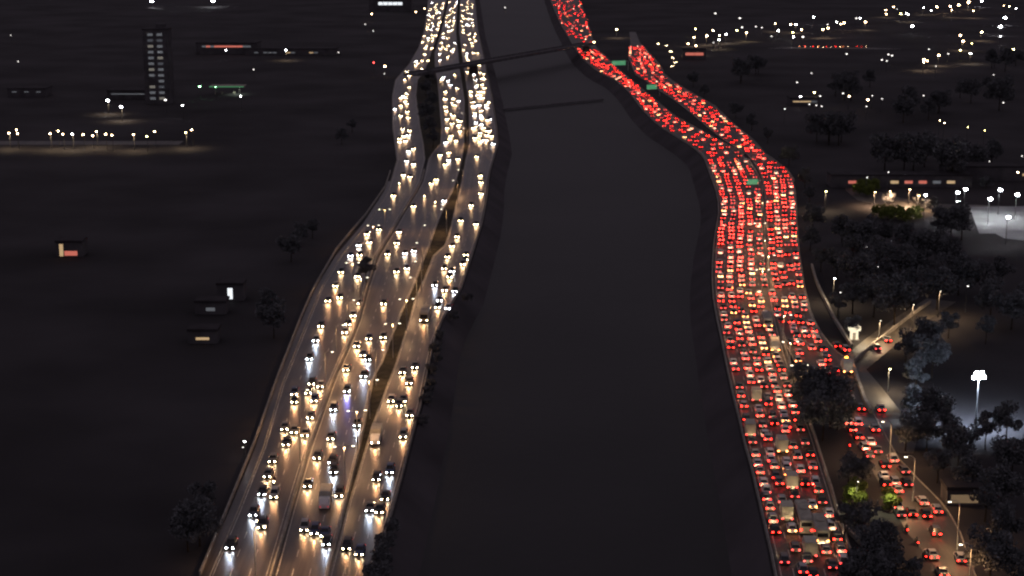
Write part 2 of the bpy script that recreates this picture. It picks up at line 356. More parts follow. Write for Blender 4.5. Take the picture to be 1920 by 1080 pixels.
def spot(name, color, watts, angle, blend, radius):
    d = bpy.data.lights.new(name, 'SPOT'); d.color = color; d.energy = watts; d.spot_size = R(angle); d.spot_blend = blend; d.shadow_soft_size = radius; return d
BEAM_W = spot("headlight_beam", (1, .44, .18), 640, 46, 1.0, .12); BEAM_C = spot("headlight_beam_cool", (.70, .80, 1.0), 700, 46, 1.0, .12)
BEAM_BLUE = spot("headlight_beam_blue", (.30, .26, 1), 1100, 50, 1.0, .12); BEAM_JAM = spot("headlight_beam_dipped", (1, .72, .38), 230, 72, 1.0, .12); BEAM_JAM2 = spot("added_rear_beam", (1, .78, .46), 420, 50, 1.0, .15); BEAM_FAR = spot("headlight_beam_far", (1, .56, .28), 320, 60, 1.0, .2)
def add_beam(data, parent=None, M=None, loc=(0, 2.3, .68), down=4.5):
    o = bpy.data.objects.new("headlight_beam", data); COL.objects.link(o)
    Ml = Matrix.Translation(loc) @ Matrix.Rotation(R(90 - down), 4, 'X')
    if parent is not None: o.parent = parent; o.matrix_local = Ml
    else: o.matrix_world = M @ Ml
    return o
def child(name, me, parent, loc=(0, 0, 0), m=None, rot=None):
    o = bpy.data.objects.new(name, me); COL.objects.link(o); o.parent = parent; o.location = loc
    if rot: o.rotation_euler = rot
    if m: o.material_slots[0].link = 'OBJECT'; o.material_slots[0].material = MATS[m]
    return o

def heading(ea, eb, px, py, toward):
    """direction of the carriageway at a picture point"""
    xa, xb = ea.px(py), eb.px(py); t = (px - xa) / (xb - xa)
    a = ea.at(py + 8).lerp(eb.at(py + 8), t); b = ea.at(py - 8).lerp(eb.at(py - 8), t)
    d = (a - b) if toward else (b - a)
    return math.atan2(-d.x, d.y)

CARS = []      # dict: pos(front or rear on ground), rot, side, look, lane, py
def P4(x0, y0, s, pts): return [(x0 + p[0] / s, y0 + p[1] / s) + tuple(p[2:]) for p in pts]

# oncoming cars: where each pair of headlights stands
LEFT = [(430.7,1027.5,'c'),(473.7,966,'c'),(490,989),(490.5,927,'c'),(513,932),(501,894),(510,865.5),(536,834),(551,811),(571,817),(619.5,823),(594,859),(576,912),(622,868,'c'),(624.5,886,'c'),(635,930),
 (569.5,994),(589,1000.5),(608,1005),(611,1021,'c'),(649,1029),(672.5,1039.5),(692.5,957.5,'c'),(711,961),(721,936),(705,899.5),(730,886,'c'),(755.5,819.5)]
LEFT += P4(480,540,4,[(540,98),(627,75),(780,118),(957,120),(727,210),(688,275),(663,337),(485,287),(447,397,'c'),(397,533,'c'),(845,382),(952,372),(755,437),(800,507),(835,540,'c'),(673,615),(803,663,'c'),(415,720),(480,742),(285,798),(390,788),(285,857),(433,847),(680,775,'c'),(578,915,'c'),(403,975),(212,1060),(757,1032,'c'),(1190,597),(1097,635),(1147,715),(1010,850),(1100,850),(1070,885),(1150,957),(1360,145),(1437,155,'c'),(1375,95,'c'),(1415,18),(1490,25,'c')])
LEFT += P4(560,270,4,[(1060,85),(1125,68),(1125,125,'c'),(1100,158),(1195,115),(825,57,'c'),(862,38),(810,130,'c'),(862,152),(785,232),(833,247),(710,390),(860,470),(1033,270),(995,300),(1090,428,'c'),(1363,240),(1367,290),(1367,375),(1335,97),(1293,460),(1215,577),(1330,605),(1187,697),(1150,768),(1115,848),(1255,832),(1250,868),(1230,905),(1090,937),(1150,957,'c'),(1130,998),(1020,1060,'c'),(600,645),(512,680),(530,742),(450,762,'c'),(388,840,'c'),(455,835),(317,963),(440,995),(275,1067),(752,663),(735,745),(665,827),(797,822,'c'),(863,805,'c'),(733,960),(812,935)])
LEFT += P4(600,0,4,[(620,970),(672,980),(630,1022),(597,1065),(640,1060),(605,870),(655,840),(660,885),(562,820,'c'),(605,795),(650,780),(605,735),(650,705),(670,655),(637,598),(683,542),(717,492),(765,457),(810,455),(785,410),(790,360),(838,362),(812,302),(780,272),(840,262),
 (925,582,'c'),(975,640,'c'),(940,690),(1000,740),(940,745),(1010,790),(940,800),(990,860),(955,893),(1035,900),(990,930),(1040,940),(985,1020),(1020,1060),(975,1040),
 (1155,490),(1195,492),(1105,540),(1155,520),(1200,545),(1155,560,'c'),(1215,590),(1165,600,'c'),(1215,635),(1170,650,'c'),(1130,690),(1225,690),(1130,715),(1180,715),(1220,735),(1145,770),(1195,790,'c'),(1245,790),(1145,800),(1160,870,'c'),(1215,890),(1255,905),(1210,935,'c'),(1150,960),(1225,960),(1200,1000),(1255,985),(1195,1020),(1250,1015),(1195,1065),(1245,1055)])
for x0, x1 in ((806, 836), (843, 856), (862, 888)):          # the packed head of the queue
    y = 2.0
    while y < 100:
        for k in range(3):
            f = (k + .5 + random.uniform(-.3, .3)) / 3
            xa = L1.px(y) + 2 if x0 == 806 else (D1R.px(y) + 1 if x0 == 843 else MR.px(y) + 1)
            xb = D1L.px(y) - 1 if x0 == 806 else (ML.px(y) - 1 if x0 == 843 else LR.px(y) - 2)
            if random.random() < (.74 if x0 != 806 or y < 55 else .2): LEFT.append((xa + (xb - xa) * f, y + random.uniform(-3, 3), random.choice(['w', 'w', 'w', 'c'])))
        y += 4.8 + y * .02
for y in range(104, 272, 5):
    for ea_, eb_, pr in ((L1, D1L, .35), (D1R, ML, .55), (MR, LR, .75)):
        if random.random() < pr:
            f = random.choice((.2, .5, .8)) + random.uniform(-.06, .06); LEFT.append((ea_.px(y) + (eb_.px(y) - ea_.px(y)) * f, y + random.uniform(-2, 2), random.choice('wwwc')))
for q in LEFT:
    x, y = q[:2]
    if x < (D1L.px(y) + D1R.px(y)) / 2: ea, eb, ln = L1, D1L, "outer"
    elif x < (ML.px(y) + MR.px(y)) / 2: ea, eb, ln = D1R, ML, "middle"
    else: ea, eb, ln = MR, LR, "riverside"
    g = G(x, y, HZ); g.z = 0.02
    CARS.append(dict(front=True, p=g, rot=heading(ea, eb, x, y, True), cool=len(q) > 2 and q[2] == 'c', lane=ln, py=y, look='w'))

# jammed cars seen from behind: r brake, g pale glow, w white car, d dim, y amber
MAIN = [(1432.5,908,'g'),(1461.7,906.7,'r'),(1510,907.5,'r'),(1530,907,'g'),(1438,923,'w'),(1438,936,'r'),(1467,941,'d'),(1491,931,'d'),(1535,921,'r'),(1542.5,942,'d'),(1524,950,'y'),(1444,953,'r'),(1450,977,'r'),(1556,966.5,'g'),(1559,990,'w'),(1455,998,'r'),(1486,995,'y'),(1570,1011,'r'),(1492.5,1031,'d'),(1550,1035,'g'),(1578,1033,'r'),(1471.7,1054,'d'),(1515,1052,'d'),(1506.7,1072.5,'r'),(1526,1080,'r'),(1562.5,1064,'d'),(1583,1056,'w'),(1591.7,1072.5,'r')]
MAIN += P4(1360,740,6,[(180,15,'r'),(485,40,'g'),(605,55,'w'),(710,5,'r'),(210,130,'g'),(380,175,'w'),(390,235,'r'),(485,105,'r'),(635,140,'g'),(745,75,'w'),(760,125,'r'),(790,200,'r'),(665,235,'w'),(815,285,'r'),(245,280,'r'),(530,250,'d'),(680,295,'y'),(425,352,'d'),(555,325,'r'),(700,365,'r'),(680,408,'g'),(850,395,'d'),(450,460,'w'),(480,500,'r'),(310,535,'d'),(765,590,'r'),(900,545,'d'),(345,680,'g'),(510,670,'w'),(520,745,'g'),(815,705,'r'),(960,680,'r'),(695,775,'w'),(690,835,'y'),(370,795,'g'),(555,815,'g'),(395,875,'r'),(850,860,'g'),(990,820,'r'),(715,900,'y'),(575,935,'r')])
MAIN += P4(1280,540,4,[(290,60,'g'),(290,97,'r'),(305,150,'d'),(310,205,'w'),(312,238,'d'),(340,290,'g'),(330,335,'d'),(358,400,'r'),(362,445,'r'),(383,565,'w'),(400,608,'g'),(428,745,'d'),(350,10,'g'),(368,62,'g'),(370,99,'r'),(380,140,'r'),(382,185,'y'),(408,262,'r'),(418,310,'r'),(428,345,'w'),(430,380,'r'),(445,430,'d'),(460,487,'d'),(475,530,'g'),(490,602,'g'),(507,657,'w'),(515,708,'g'),(432,26,'w'),(433,64,'r'),(440,175,'d'),(470,215,'y'),(480,258,'y'),(490,295,'y'),(497,328,'g'),(515,380,'g'),(525,423,'g'),(530,480,'d'),(555,525,'d'),(560,570,'g'),(575,615,'r'),(588,700,'w'),(612,740,'d'),(495,38,'y'),(515,78,'r'),(523,130,'y'),(535,175,'r'),(550,240,'w'),(562,280,'r'),(590,370,'r'),(600,410,'y'),(613,452,'y'),(625,500,'r'),(640,555,'y'),(652,608,'w'),(672,647,'r'),(680,695,'w'),(693,735,'r'),(710,775,'r'),(572,48,'r'),(590,100,'y'),(585,140,'g'),(620,200,'w'),(648,312,'w'),(670,352,'d'),(690,393,'r'),(703,515,'y'),(715,550,'w'),(735,580,'r'),(745,614,'r'),(760,675,'d'),(785,735,'d')])
SECOND = P4(1280,540,4,[(672,43,'g'),(688,92,'g'),(713,158,'r'),(712,200,'w'),(740,252,'r'),(765,95,'y'),(770,135,'y'),(788,185,'r'),(820,68,'g'),(840,105,'y'),(845,140,'w'),(868,210,'r'),(898,72,'r'),(912,125,'w'),(912,162,'d'),(815,255,'r'),(885,260,'r'),(832,298,'w'),(838,328,'w'),(858,356,'r'),(862,388,'g'),(885,420,'r'),(912,323,'w'),(930,360,'r'),(960,268,'r'),(988,323,'r'),(1000,362,'g'),(1018,400,'g'),(822,415,'d'),(975,455,'g'),(1060,463,'r'),(1080,508,'r'),(1090,540,'r'),(880,490,'r'),(868,548,'y'),(1048,575,'g'),(1005,622,'d'),(1085,638,'g'),(1150,622,'r'),(945,685,'g'),(1145,712,'d'),(1245,765,'d'),(1260,850,'r'),(1342,907,'r'),(1250,1015,'g'),(1322,1020,'g'),(1280,1065,'r'),(1450,1065,'r'),(1165,437,'r'),(1233,465,'r'),(1545,395,'r'),(1465,455,'d'),(1495,915,'r')])
SECOND += P4(1380,810,4,[(930,42,'r'),(1020,85,'g'),(975,125,'r'),(1070,148,'d'),(1008,182,'d'),(1190,215,'g'),(1130,258,'r'),(1275,300,'d'),(1125,345,'w'),(1135,395,'r'),(1205,385,'g'),(1297,395,'d'),(1225,445,'g'),(1415,535,'g'),(1518,598,'r'),(1437,632,'r'),(1330,620,'r'),(1243,625,'d'),(1222,565,'g'),(1510,765,'r'),(1490,940,'g'),(1695,965,'r'),(1565,1075,'r')])
for grp, ea, eb, ln in ((MAIN, R0, R1, "main"), (SECOND, R2, R3, "second")):
    for x, y, k in grp:
        g = G(x, y, TZ); g.z = .02
        CARS.append(dict(front=False, p=g, rot=heading(ea, eb, min(max(x, ea.px(y)), eb.px(y)), y, False), lane=ln, py=y, look=k, t=(x - ea.px(y)) / (eb.px(y) - ea.px(y)), tall=0))
# farther up the queues the lanes are packed nose to tail
def queue(ea, eb, lanes, y0, y1, ln, gap, jit=.06, keep=.9):
    for i in range(lanes):
        y = y0 - random.uniform(0, 6); base = (i + .5) / lanes; run = random.choice('rRsd')
        while y > y1:
            t = base + random.uniform(-jit, jit) / lanes * 2
            g = ea.at(y, .02).lerp(eb.at(y, .02), t)
            if random.random() < .22: run = random.choice('rrRRsssd')
            look = run if random.random() < .56 else random.choice('rsgggyywwdd')
            if random.random() < keep:
                x = ea.px(y) + (eb.px(y) - ea.px(y)) * t
                CARS.append(dict(front=False, p=g, rot=heading(ea, eb, x, y, False), lane=ln, py=y, look=look, t=t))
            a = random.uniform(*gap); k = 0.5
            d0 = ea.at(y).lerp(eb.at(y), base); 
            while (ea.at(y - k).lerp(eb.at(y - k), base) - d0).length < a: k += 0.5
            y -= k
queue(R0, R1, 5, 544, 300, "main", (6.2, 9.4)); queue(R2, R3, 4, 542, 330, "second", (6.4, 10.5))
queue(R0, R1, 4, 298, 92, "main", (8.5, 19), .14, .85); queue(R2, R3, 4, 328, 88, "second", (8, 17), .14, .88); queue(R0, R1, 5, 80, -5, "main", (16, 46), .22, .8)
CARS = [c for c in CARS if not (1466 < c.get('q', 0))]

CARS.sort(key=lambda c: c['p'].length)
MAXI = 300
near, rest = CARS[:MAXI], CARS[MAXI:]
cnt = {}
LANES5 = ["lane beside the river parapet", "second lane from the river parapet", "centre lane of the riverside carriageway", "second lane from the median barrier", "lane beside the median barrier"]
PAINTS = ["paint_black", "paint_black", "paint_grey", "paint_silver", "paint_silver", "paint_grey", "paint_red", "paint_blue"]
TAILM = dict(r="tail_brake", R="tail_bright", s="tail_soft", g="tail_brake", w="tail_running", d="tail_running", y="tail_amber")
def car_style(c):
    i = random.choice((0, 0, 1, 1, 2))
    if c['front']: paint = random.choice(["paint_black"] * 5 + ["paint_grey"] * 3 + ["paint_silver", "paint_blue"])
    else: paint = dict(w="paint_white", g=random.choice(["paint_silver", "paint_white"]), y=random.choice(["paint_silver", "paint_white"])).get(c['look'], random.choice(PAINTS[:6]))
    return i, paint
for c in near:
    i, paint = car_style(c); P = PROTO[i]
    d = Vector((-math.sin(c['rot']), math.cos(c['rot']), 0)); o = c['p'] - d * 2.05 if c['front'] else c['p'] + d * 2.05
    rot = c['rot'] + random.uniform(-.02, .02)
    car = empty("car", o, rot)
    child("body", P[0], car, m=paint); child("windows", P[1], car)
    hm = ("headlight_cool" if c.get('cool') else "headlight_warm"); tm = "tail_running" if c['front'] else TAILM[c['look']]
    for s in (-1, 1):
        child("headlight", P[2], car, (s * HX, HY, HZ), hm); child("taillight", P[3], car, (s * TX, TY, TZ), tm)
    if c['py'] > 640:
        for s in (-1, 1):
            for yy in (-1.3, 1.32): child("wheel", P[4], car, (s * .80, yy, .31))
    add_beam((BEAM_BLUE if abs(c['py'] - 733.75) < .3 and c['lane'] == 'middle' else BEAM_C if c.get('cool') else BEAM_W) if c['front'] else BEAM_JAM, car)
    if c['front']:
        key = c['lane']; j = cnt.get(key, 0); cnt[key] = j + 1
        lab = "car with lit headlights, %s from the lower edge, %s oncoming carriageway" % (nth(j), key)
        tag(car, lab, "car", "oncoming cars with headlights lit")
    else:
        key = c['lane'] if c['lane'] == "second" else LANES5[min(4, max(0, int(c['t'] * 5)))]
        j = cnt.get(key, 0); cnt[key] = j + 1
        st = dict(r="braking car", R="brightly braking car", s="softly braking car", g="pale braking car", w="white car", d="dim-lit car", y="amber-lit car")[c['look']]
        where = "outermost carriageway" if key == "second" else key
        tag(car, "%s, %s from the lower edge, %s" % (st, nth(j), where), "car", "cars jammed with red taillights")

# the rest of the jam, too far off to tell apart
def far_mass():
    names = ["paint_black", "paint_grey", "paint_silver", "paint_white", "glass_dark", "headlight_warm", "headlight_cool", "tail_running", "tail_brake", "tail_bright", "tail_soft", "tail_amber", "paint_red", "paint_blue"]
    ix = {n_: k for k, n_ in enumerate(names)}; V, F, MI = [], [], []; nv = 0
    tmpl = []
    for P in PROTO:
        tmpl.append([(np.array([v.co[:] for v in me.vertices]), [list(p.vertices) for p in me.polygons]) for me in P[:4]])
    for k, c in enumerate(rest):
        i, paint = car_style(c); d = Vector((-math.sin(c['rot']), math.cos(c['rot']), 0)); o = c['p'] - d * 2.05 if c['front'] else c['p'] + d * 2.05
        ca, sa = math.cos(c['rot']), math.sin(c['rot']); Rm = np.array([[ca, -sa, 0], [sa, ca, 0], [0, 0, 1]])
        hm = "headlight_cool" if c.get('cool') else "headlight_warm"; tm = "tail_running" if c['front'] else TAILM[c['look']]
        items = [(0, (0, 0, 0), paint), (1, (0, 0, 0), "glass_dark")] + [(2, (s * HX, HY, HZ), hm) for s in (-1, 1)] + [(3, (s * TX, TY, TZ), tm) for s in (-1, 1)]
        for part, off, m in items:
            v, f = tmpl[i][part]; w = (v + np.array(off)) @ Rm.T + np.array(o[:])
            V.extend(map(tuple, w)); F.extend([[q + nv for q in p] for p in f]); MI.extend([ix[m]] * len(f)); nv += len(v)
        if c['front']:
            add_beam(BEAM_FAR if c['front'] else BEAM_JAM, None, Matrix.Translation(o) @ Matrix.Rotation(c['rot'], 4, 'Z'))
        elif not c['front'] and c['look'] in 'gwy':      # added beam where the next car's lamps would be, lightening this rear
            add_beam(BEAM_JAM2, None, Matrix.Translation(o - d * 6.2) @ Matrix.Rotation(c['rot'], 4, 'Z'), down=1)
    me = pydata("distant_traffic", V, F)
    for n_ in names: me.materials.append(MATS[n_])
    me.polygons.foreach_set("material_index", MI)
    ob = bpy.data.objects.new("distant_traffic", me); COL.objects.link(ob)
    tag(ob, "dense distant traffic of small headlights and taillights packed along both river roads", "traffic", None, "stuff")
if rest: far_mass()

# trucks, vans and buses --------------------------------------------------------
def truck_mesh_parts(parent, L, boxm, tail, front):
    hw = 1.15; yb = -L / 2
    MB().box((0, -1.0, 2.05), (2 * hw, L - 2.3, 2.5), .06).build("cargo_box", boxm, parent)
    c = MB(); c.add(*loft([ring(L / 2 - 2.05, 1.05, .5, 2.35, .15), ring(L / 2 - .7, 1.05, .45, 2.35, .2), ring(L / 2 - .1, 1.0, .45, 1.5, .2), ring(L / 2, .95, .5, 1.3, .2)])); c.build("cab", "paint_white", parent)
    MB().add([(-.9, L / 2 - .62, 2.2), (.9, L / 2 - .62, 2.2), (.9, L / 2 - .12, 1.5), (-.9, L / 2 - .12, 1.5)], [(0, 1, 2, 3)]).build("windscreen", "glass_dark", parent)
    MB().box((0, -.4, .62), (.9, L - 1.0, .22), .03).build("chassis", "dark_steel", parent)
    w = MB().tube([(-.13, 0, 0), (.13, 0, 0)], .46, n=14).mesh("wheel"); w.materials.append(MATS["tyre"])
    for s in (-1, 1):
        for yy in (L / 2 - 1.1, -L / 2 + 1.5): child("wheel", w, parent, (s * .98, yy, .46))
        child("taillight", PROTO[0][3], parent, (s * .9, yb + .1, .85), tail)
        child("headlight", PROTO[0][2], parent, (s * .78, L / 2 - .02, .85), front)
def bus_mesh_parts(parent, L, tail, front):
    b = MB(); b.add(*loft([ring(-L / 2, 1.22, .4, 3.02, .15), ring(-L / 2 + .25, 1.27, .32, 3.1, .2), ring(L / 2 - .3, 1.27, .32, 3.1, .2), ring(L / 2, 1.2, .4, 2.95, .2)])); b.build("body", "bus_body", parent)
    MB().box((0, 0, 3.13), (2.1, L - .8, .07), .02).build("roof_panel", "bus_roof", parent)
    for s in (-1, 1): MB().box((s * 1.275, 0, 2.1), (.02, L - 1.2, .85)).build("side_windows", "glass_dark", parent)
    MB().box((0, -L / 2 - .003, 2.2), (2.0, .02, .8)).build("rear_window", "glass_dark", parent); MB().box((0, L / 2 + .003, 1.9), (2.1, .02, 1.2)).build("windscreen", "glass_dark", parent)
    MB().box((0, .8, 3.28), (1.5, 2.2, .22), .05).build("roof_vent", "bus_roof", parent)
    w = MB().tube([(-.14, 0, 0), (.14, 0, 0)], .5, n=14).mesh("wheel"); w.materials.append(MATS["tyre"])
    for s in (-1, 1):
        for yy in (L / 2 - 2.6, -L / 2 + 3.0): child("wheel", w, parent, (s * 1.14, yy, .5))
        child("taillight", PROTO[0][3], parent, (s * 1.02, -L / 2 - .03, 1.1), tail); child("headlight", PROTO[0][2], parent, (s * .95, L / 2, .8), front)
def big(kind, x, y, L, ea, eb, label, tail="tail_brake", boxm="truck_box", toward=False, lit=True):
    g = G(x, y, .9); g.z = .02; rot = heading(ea, eb, x, y, toward); d = Vector((-math.sin(rot), math.cos(rot), 0))
    o = g - d * L / 2 if toward else g + d * L / 2
    e = empty({"truck": "box_truck", "bus": "bus", "van": "delivery_van"}[kind], o, rot)
    if kind == "bus": bus_mesh_parts(e, L, tail, "headlight_warm")
    else: truck_mesh_parts(e, L, boxm, tail, "headlight_warm" if lit else "tail_off")
    if lit: add_beam(BEAM_W if toward else BEAM_JAM, e, loc=(0, L / 2 + .2, .8))
    tag(e, label, "bus" if kind == "bus" else "truck", "buses and trucks in the traffic")
big("truck", 1476.5, 973, 6.0, R0, R1, "box truck with rear glowing yellow, beside two motorcycles in the jam", "tail_running", "truck_box")
big("bus", 1512, 996, 11.5, R0, R1, "bus with long dusty roof and two wide red lights in the jam")
big("bus", 1542.5, 1016, 9.5, R0, R1, "pale-roofed bus with amber rear lights beside the median barrier", "tail_amber")
big("truck", 1521, 1042, 6.0, R0, R1, "box truck with pale tailgate directly below the dusty-roofed bus", "tail_running")
big("truck", 1486, 914, 5.5, R0, R1, "small box truck with dull brown tailgate just up the road from the long bus", "tail_running")
big("truck", 1407.5, 815, 6.5, R0, R1, "tall dull box truck hugging the river parapet of the taillight road", "tail_running")
big("truck", 1468, 846, 6.5, R0, R1, "box truck showing orange lower lights and dim upper marker lights", "tail_amber")
big("truck", 1419, 750, 5.5, R0, R1, "small grey box truck in second lane from the river parapet", "tail_running")
big("truck", 1454, 656, 7.0, R0, R1, "long box truck with yellow-lit side beside the median barrier", "tail_amber")
big("bus", 1440, 612, 9.0, R0, R1, "pale bus under yellow glow next to the median lamp row", "tail_amber")
big("truck", 1594.5, 767, 6.0, R2, R3, "truck with orange taillights below the wide dark median tree", "tail_amber")
big("truck", 1590, 697, 6.5, R2, R3, "truck washed in orange light beside the ramp wall", "tail_amber", "truck_box")
big("truck", 607.5, 950, 7.0, D1R, ML, "unlit box truck standing on the middle carriageway of oncoming traffic", "tail_off", "truck_box", True, False)
big("bus", 794.5, 600, 10.0, MR, LR, "oncoming bus with marker lights above bright headlights on the riverside carriageway", "tail_running", "bus_body", True)
big("truck", 703, 830, 7.0, MR, LR, "oncoming truck throwing a bright yellow pool on the riverside carriageway", "tail_running", "truck_box", True)

# motorcycles and riders --------------------------------------------------------
def rider_mesh():
    me = bpy.data.meshes.new("rider")
    J = dict(pel=(0, -.25, .85), che=(0, -.02, 1.25), nek=(0, .05, 1.45), hed=(0, .08, 1.62), crown=(0, .07, 1.72))
    V = [J[k] for k in ("pel", "che", "nek", "hed", "crown")]; E = [(0, 1), (1, 2), (2, 3), (3, 4)]; Rr = [.16, .19, .07, .115, .1]
    for s in (-1, 1):
        k = len(V)
        V += [(s * .2, 0, 1.36), (s * .32, .2, 1.15), (s * .34, .45, 1.05), (s * .14, -.22, .8), (s * .26, .2, .72), (s * .24, -.02, .32), (s * .24, .14, .27)]
        E += [(1, k), (k, k + 1), (k + 1, k + 2), (0, k + 3), (k + 3, k + 4), (k + 4, k + 5), (k + 5, k + 6)]; Rr += [.085, .06, .045, .11, .085, .06, .05]
    me.from_pydata(V, E, []); o = bpy.data.objects.new("rider_tmp", me); COL.objects.link(o)
    o.modifiers.new("s", 'SKIN')
    for i, r in enumerate(Rr): me.skin_vertices[0].data[i].radius = (r, r)
    me.skin_vertices[0].data[0].use_root = True
    o.modifiers.new("d", 'SUBSURF').levels = 1
    dg = bpy.context.evaluated_depsgraph_get(); out = bpy.data.meshes.new_from_object(o.evaluated_get(dg)); out.name = "rider"
    bpy.data.objects.remove(o); out.materials.clear(); out.materials.append(MATS["cloth_dark"]); return out
RIDER = rider_mesh()
moto = MB(); moto.ball((0, .22, .84), (.36, .8, .34)); moto.box((0, -.42, .84), (.26, .75, .12), .04); moto.box((0, .05, .5), (.28, .5, .4), .05)
moto.tube([(0, .45, .95), (0, .78, .33)], .05, n=6); moto.tube([(-.36, .42, 1.06), (0, .5, 1.03), (.36, .42, 1.06)], .02, n=5); moto.tube([(0, -.2, .45), (0, -.72, .33)], .06, n=6)
MOTO = moto.mesh("frame"); MOTO.materials.append(MATS["paint_red"])
mw = MB(); mw.tube([(-.06, 0, 0), (.06, 0, 0)], .32, n=14); MWHEEL = mw.mesh("wheel"); MWHEEL.materials.append(MATS["tyre"])
mh = MB().ball((0, 0, 0), (.24, .08, .22)); MHEAD = mh.mesh("headlight", True); MHEAD.materials.append(MATS["headlight_warm"])
MHOUSE = MB().ball((0, 0, 0), (.36, .13, .34)).mesh("lamp_housing", True); MHOUSE.materials.append(MATS["dark_steel"])
mt = MB().ball((0, 0, 0), (.26, .16, .22)); MTAIL = mt.mesh("taillight", True); MTAIL.materials.append(MATS["tail_brake"])
for x, y, ea, eb, fr, lab in ((514,900,L1,D1L,True,"beside a headlit car on the outer carriageway"),(482.5,973,L1,D1L,True,"squeezing past the lowest cool-lit pair on the outer carriageway"),
        (749,343,L1,D1L,True,"alone where the outer carriageway narrows by the pavement"),(796,367,D1R,ML,True,"between lanes above the median lamp posts of oncoming traffic"),(816,378,D1R,ML,True,"next to a blue-white car on the middle carriageway"),
        (1491,941.5,R0,R1,False,"just above the box truck glowing yellow"),(1491.7,959,R0,R1,False,"upper of two beside the box truck glowing yellow"),(1495.5,972.5,R0,R1,False,"lower of two beside the box truck glowing yellow"),
        (1415,793,R0,R1,False,"in the gap near the tall dull box truck"),(1556,775,R2,R3,False,"at the edge of the wide dark median tree"),(1592,832,R2,R3,False,"beside the green median below the ramp wall"),
        (1700,990,R2,R3,False,"behind the cluster of cars by the lit bushes"),(1719,1014,R2,R3,False,"alone on the bare bend past the lit bushes"),(1733.7,1040,R2,R3,False,"pink-lit next to a pale braking car low on the bend")):
    hz = .85; g = G(x, y, hz); g.z = .02; rot = heading(ea, eb, min(max(x, ea.px(y)), eb.px(y)), y, fr)
    e = empty("motorcycle", g, rot); child("frame", MOTO, e)
    for yy in (-.68, .78): child("wheel", MWHEEL, e, (0, yy, .32))
    child("headlight", MHEAD, e, (0, .84, .76)); child("lamp_housing", MHOUSE, e, (0, .76, .78)); child("taillight", MTAIL, e, (0, -.84, .8), "tail_running" if fr else "tail_brake")
    if fr: add_beam(BEAM_FAR, e, loc=(0, .85, .88))
    tag(e, "motorcycle " + lab, "motorcycle", "motorcycles filtering through the traffic")
    r = bpy.data.objects.new("person", RIDER); COL.objects.link(r); r.location = g; r.rotation_euler = (0, 0, rot)
    tag(r, "dark-clad person riding the motorcycle " + lab, "person", "motorcycle riders")

# ---------------------------------------------------------------- street lamps
def lens(m): 
    me = MB().box((0, 0, 0), (.34, .62, .12), .04).mesh("lamp_head"); me.materials.append(MATS[m]); return me
LENS = lens("lamp_head_dim")
def pole_mesh(h):
    me = MB().tube([(0, 0, 0), (0, 0, h * .5), (0, 0, h)], .13, .08).mesh("pole"); me.materials.append(MATS["steel"]); return me
def arm_mesh(reach, h):
    me = MB().tube([(0, 0, h - .8), (reach * .1, 0, h + .1), (reach * .4, 0, h + .55), (reach * .75, 0, h + .6), (reach, 0, h + .35)], .075, .06, 6).mesh("arm"); me.materials.append(MATS["steel"]); return me
POLE9, ARM = pole_mesh(9.0), arm_mesh(1.7, 9.0)
ROADLAMP = spot("road_lamp_light", (1, .54, .24), 4800, 155, 0.6, .3)
def road_lamp(x, y, double, label, rz=0.0):
    g = G(x, y, 9.4); g.z = 0; e = empty("street_lamp", g, rz); child("pole", POLE9, e)
    for s in ((-1, 1) if double else (1,)):
        a = child("arm", ARM, e, rot=(0, 0, 0 if s > 0 else math.pi)); child("lamp_head", LENS, e, (s * 1.85, 0, 9.28), rot=(0, 0, R(90)))
    l = bpy.data.objects.new("lamp_light", ROADLAMP); COL.objects.link(l); l.parent = e; l.location = (0 if double else 1.8, 0, 9.0)
    tag(e, label, "street lamp", "street lamps on the road medians")
LAMPS = [(721,392,1),(700,422,1),(837,392,0),(806,422,0),(792,455,0),(661,492,1),(677,520,1),(790,490,0),(781,520,0),(651,562,0),(630,609,0),(609,659,0),(762,560,1),(736,606,1),(704,655,0),(692,712,1),(669,769,1),(645,836,1),(561,730,0),(561,790,0),(858,338,0),(868,318,0),(476,985,0),(873,212,0),(876,240,0)]
for i, (x, y, dbl) in enumerate(sorted(LAMPS, key=lambda q: -q[1])):
    road_lamp(x, y, dbl, "%s street lamp among the oncoming carriageways, %s from the lower edge" % ("double-armed" if dbl else "single-armed", nth(i)), R(8 if dbl else 170 if x > 740 else 0))
for i, (x, y) in enumerate(((1425,418),(1434,448),(1441,478),(1430,505),(1499,684),(1482,640),(1470,590),(1430,378))):
    road_lamp(x, y, 1, "%s lamp up the median of the jammed taillight road" % nth(i), R(5))
for i, (x, y) in enumerate(((1822,1020),(1800,940),(1716,856),(1672,790))):
    road_lamp(x, y, 0, "single-armed lamp on the outer edge of the sparse taillight road, %s from the lower edge" % nth(i), R(180))

def far_lamp(x, y, m, size, h, label, group, name="street_lamp", cat="street lamp", light=None, aim=None):
    g = G(x, y, h); top = g.copy(); g.z = 0; e = empty(name, g)
    MB().tube([(0, 0, 0), (0, 0, h - .15)], .14, .09, 6).build("pole", "dark_steel", e)
    MB().tube([(0, 0, h - .2), (0, -.5, h + .25), (0, -1.1, h + .25)], .07, .06, 5).build("arm", "dark_steel", e)
    MB().ball((0, -.9 - size * .3, h), (size, size, size * .6)).build("lamp_head", m, e, True)
    if light:
        l = bpy.data.objects.new("lamp_light", light); COL.objects.link(l); l.parent = e; l.location = (0, -1, h - size)
    tag(e, label, cat, group)
AVE = spot("avenue_lamp_light", (1, .74, .45), 3600, 155, .5, .4); STREET = spot("lit_street_light", (1, .62, .36), 10000, 160, .5, .5); SIDE = spot("added_side_light", (1, .66, .36), 5200, 160, .5, .4); PLAZA = spot("plaza_light", (.93, .97, 1), 600, 150, .5, .5)
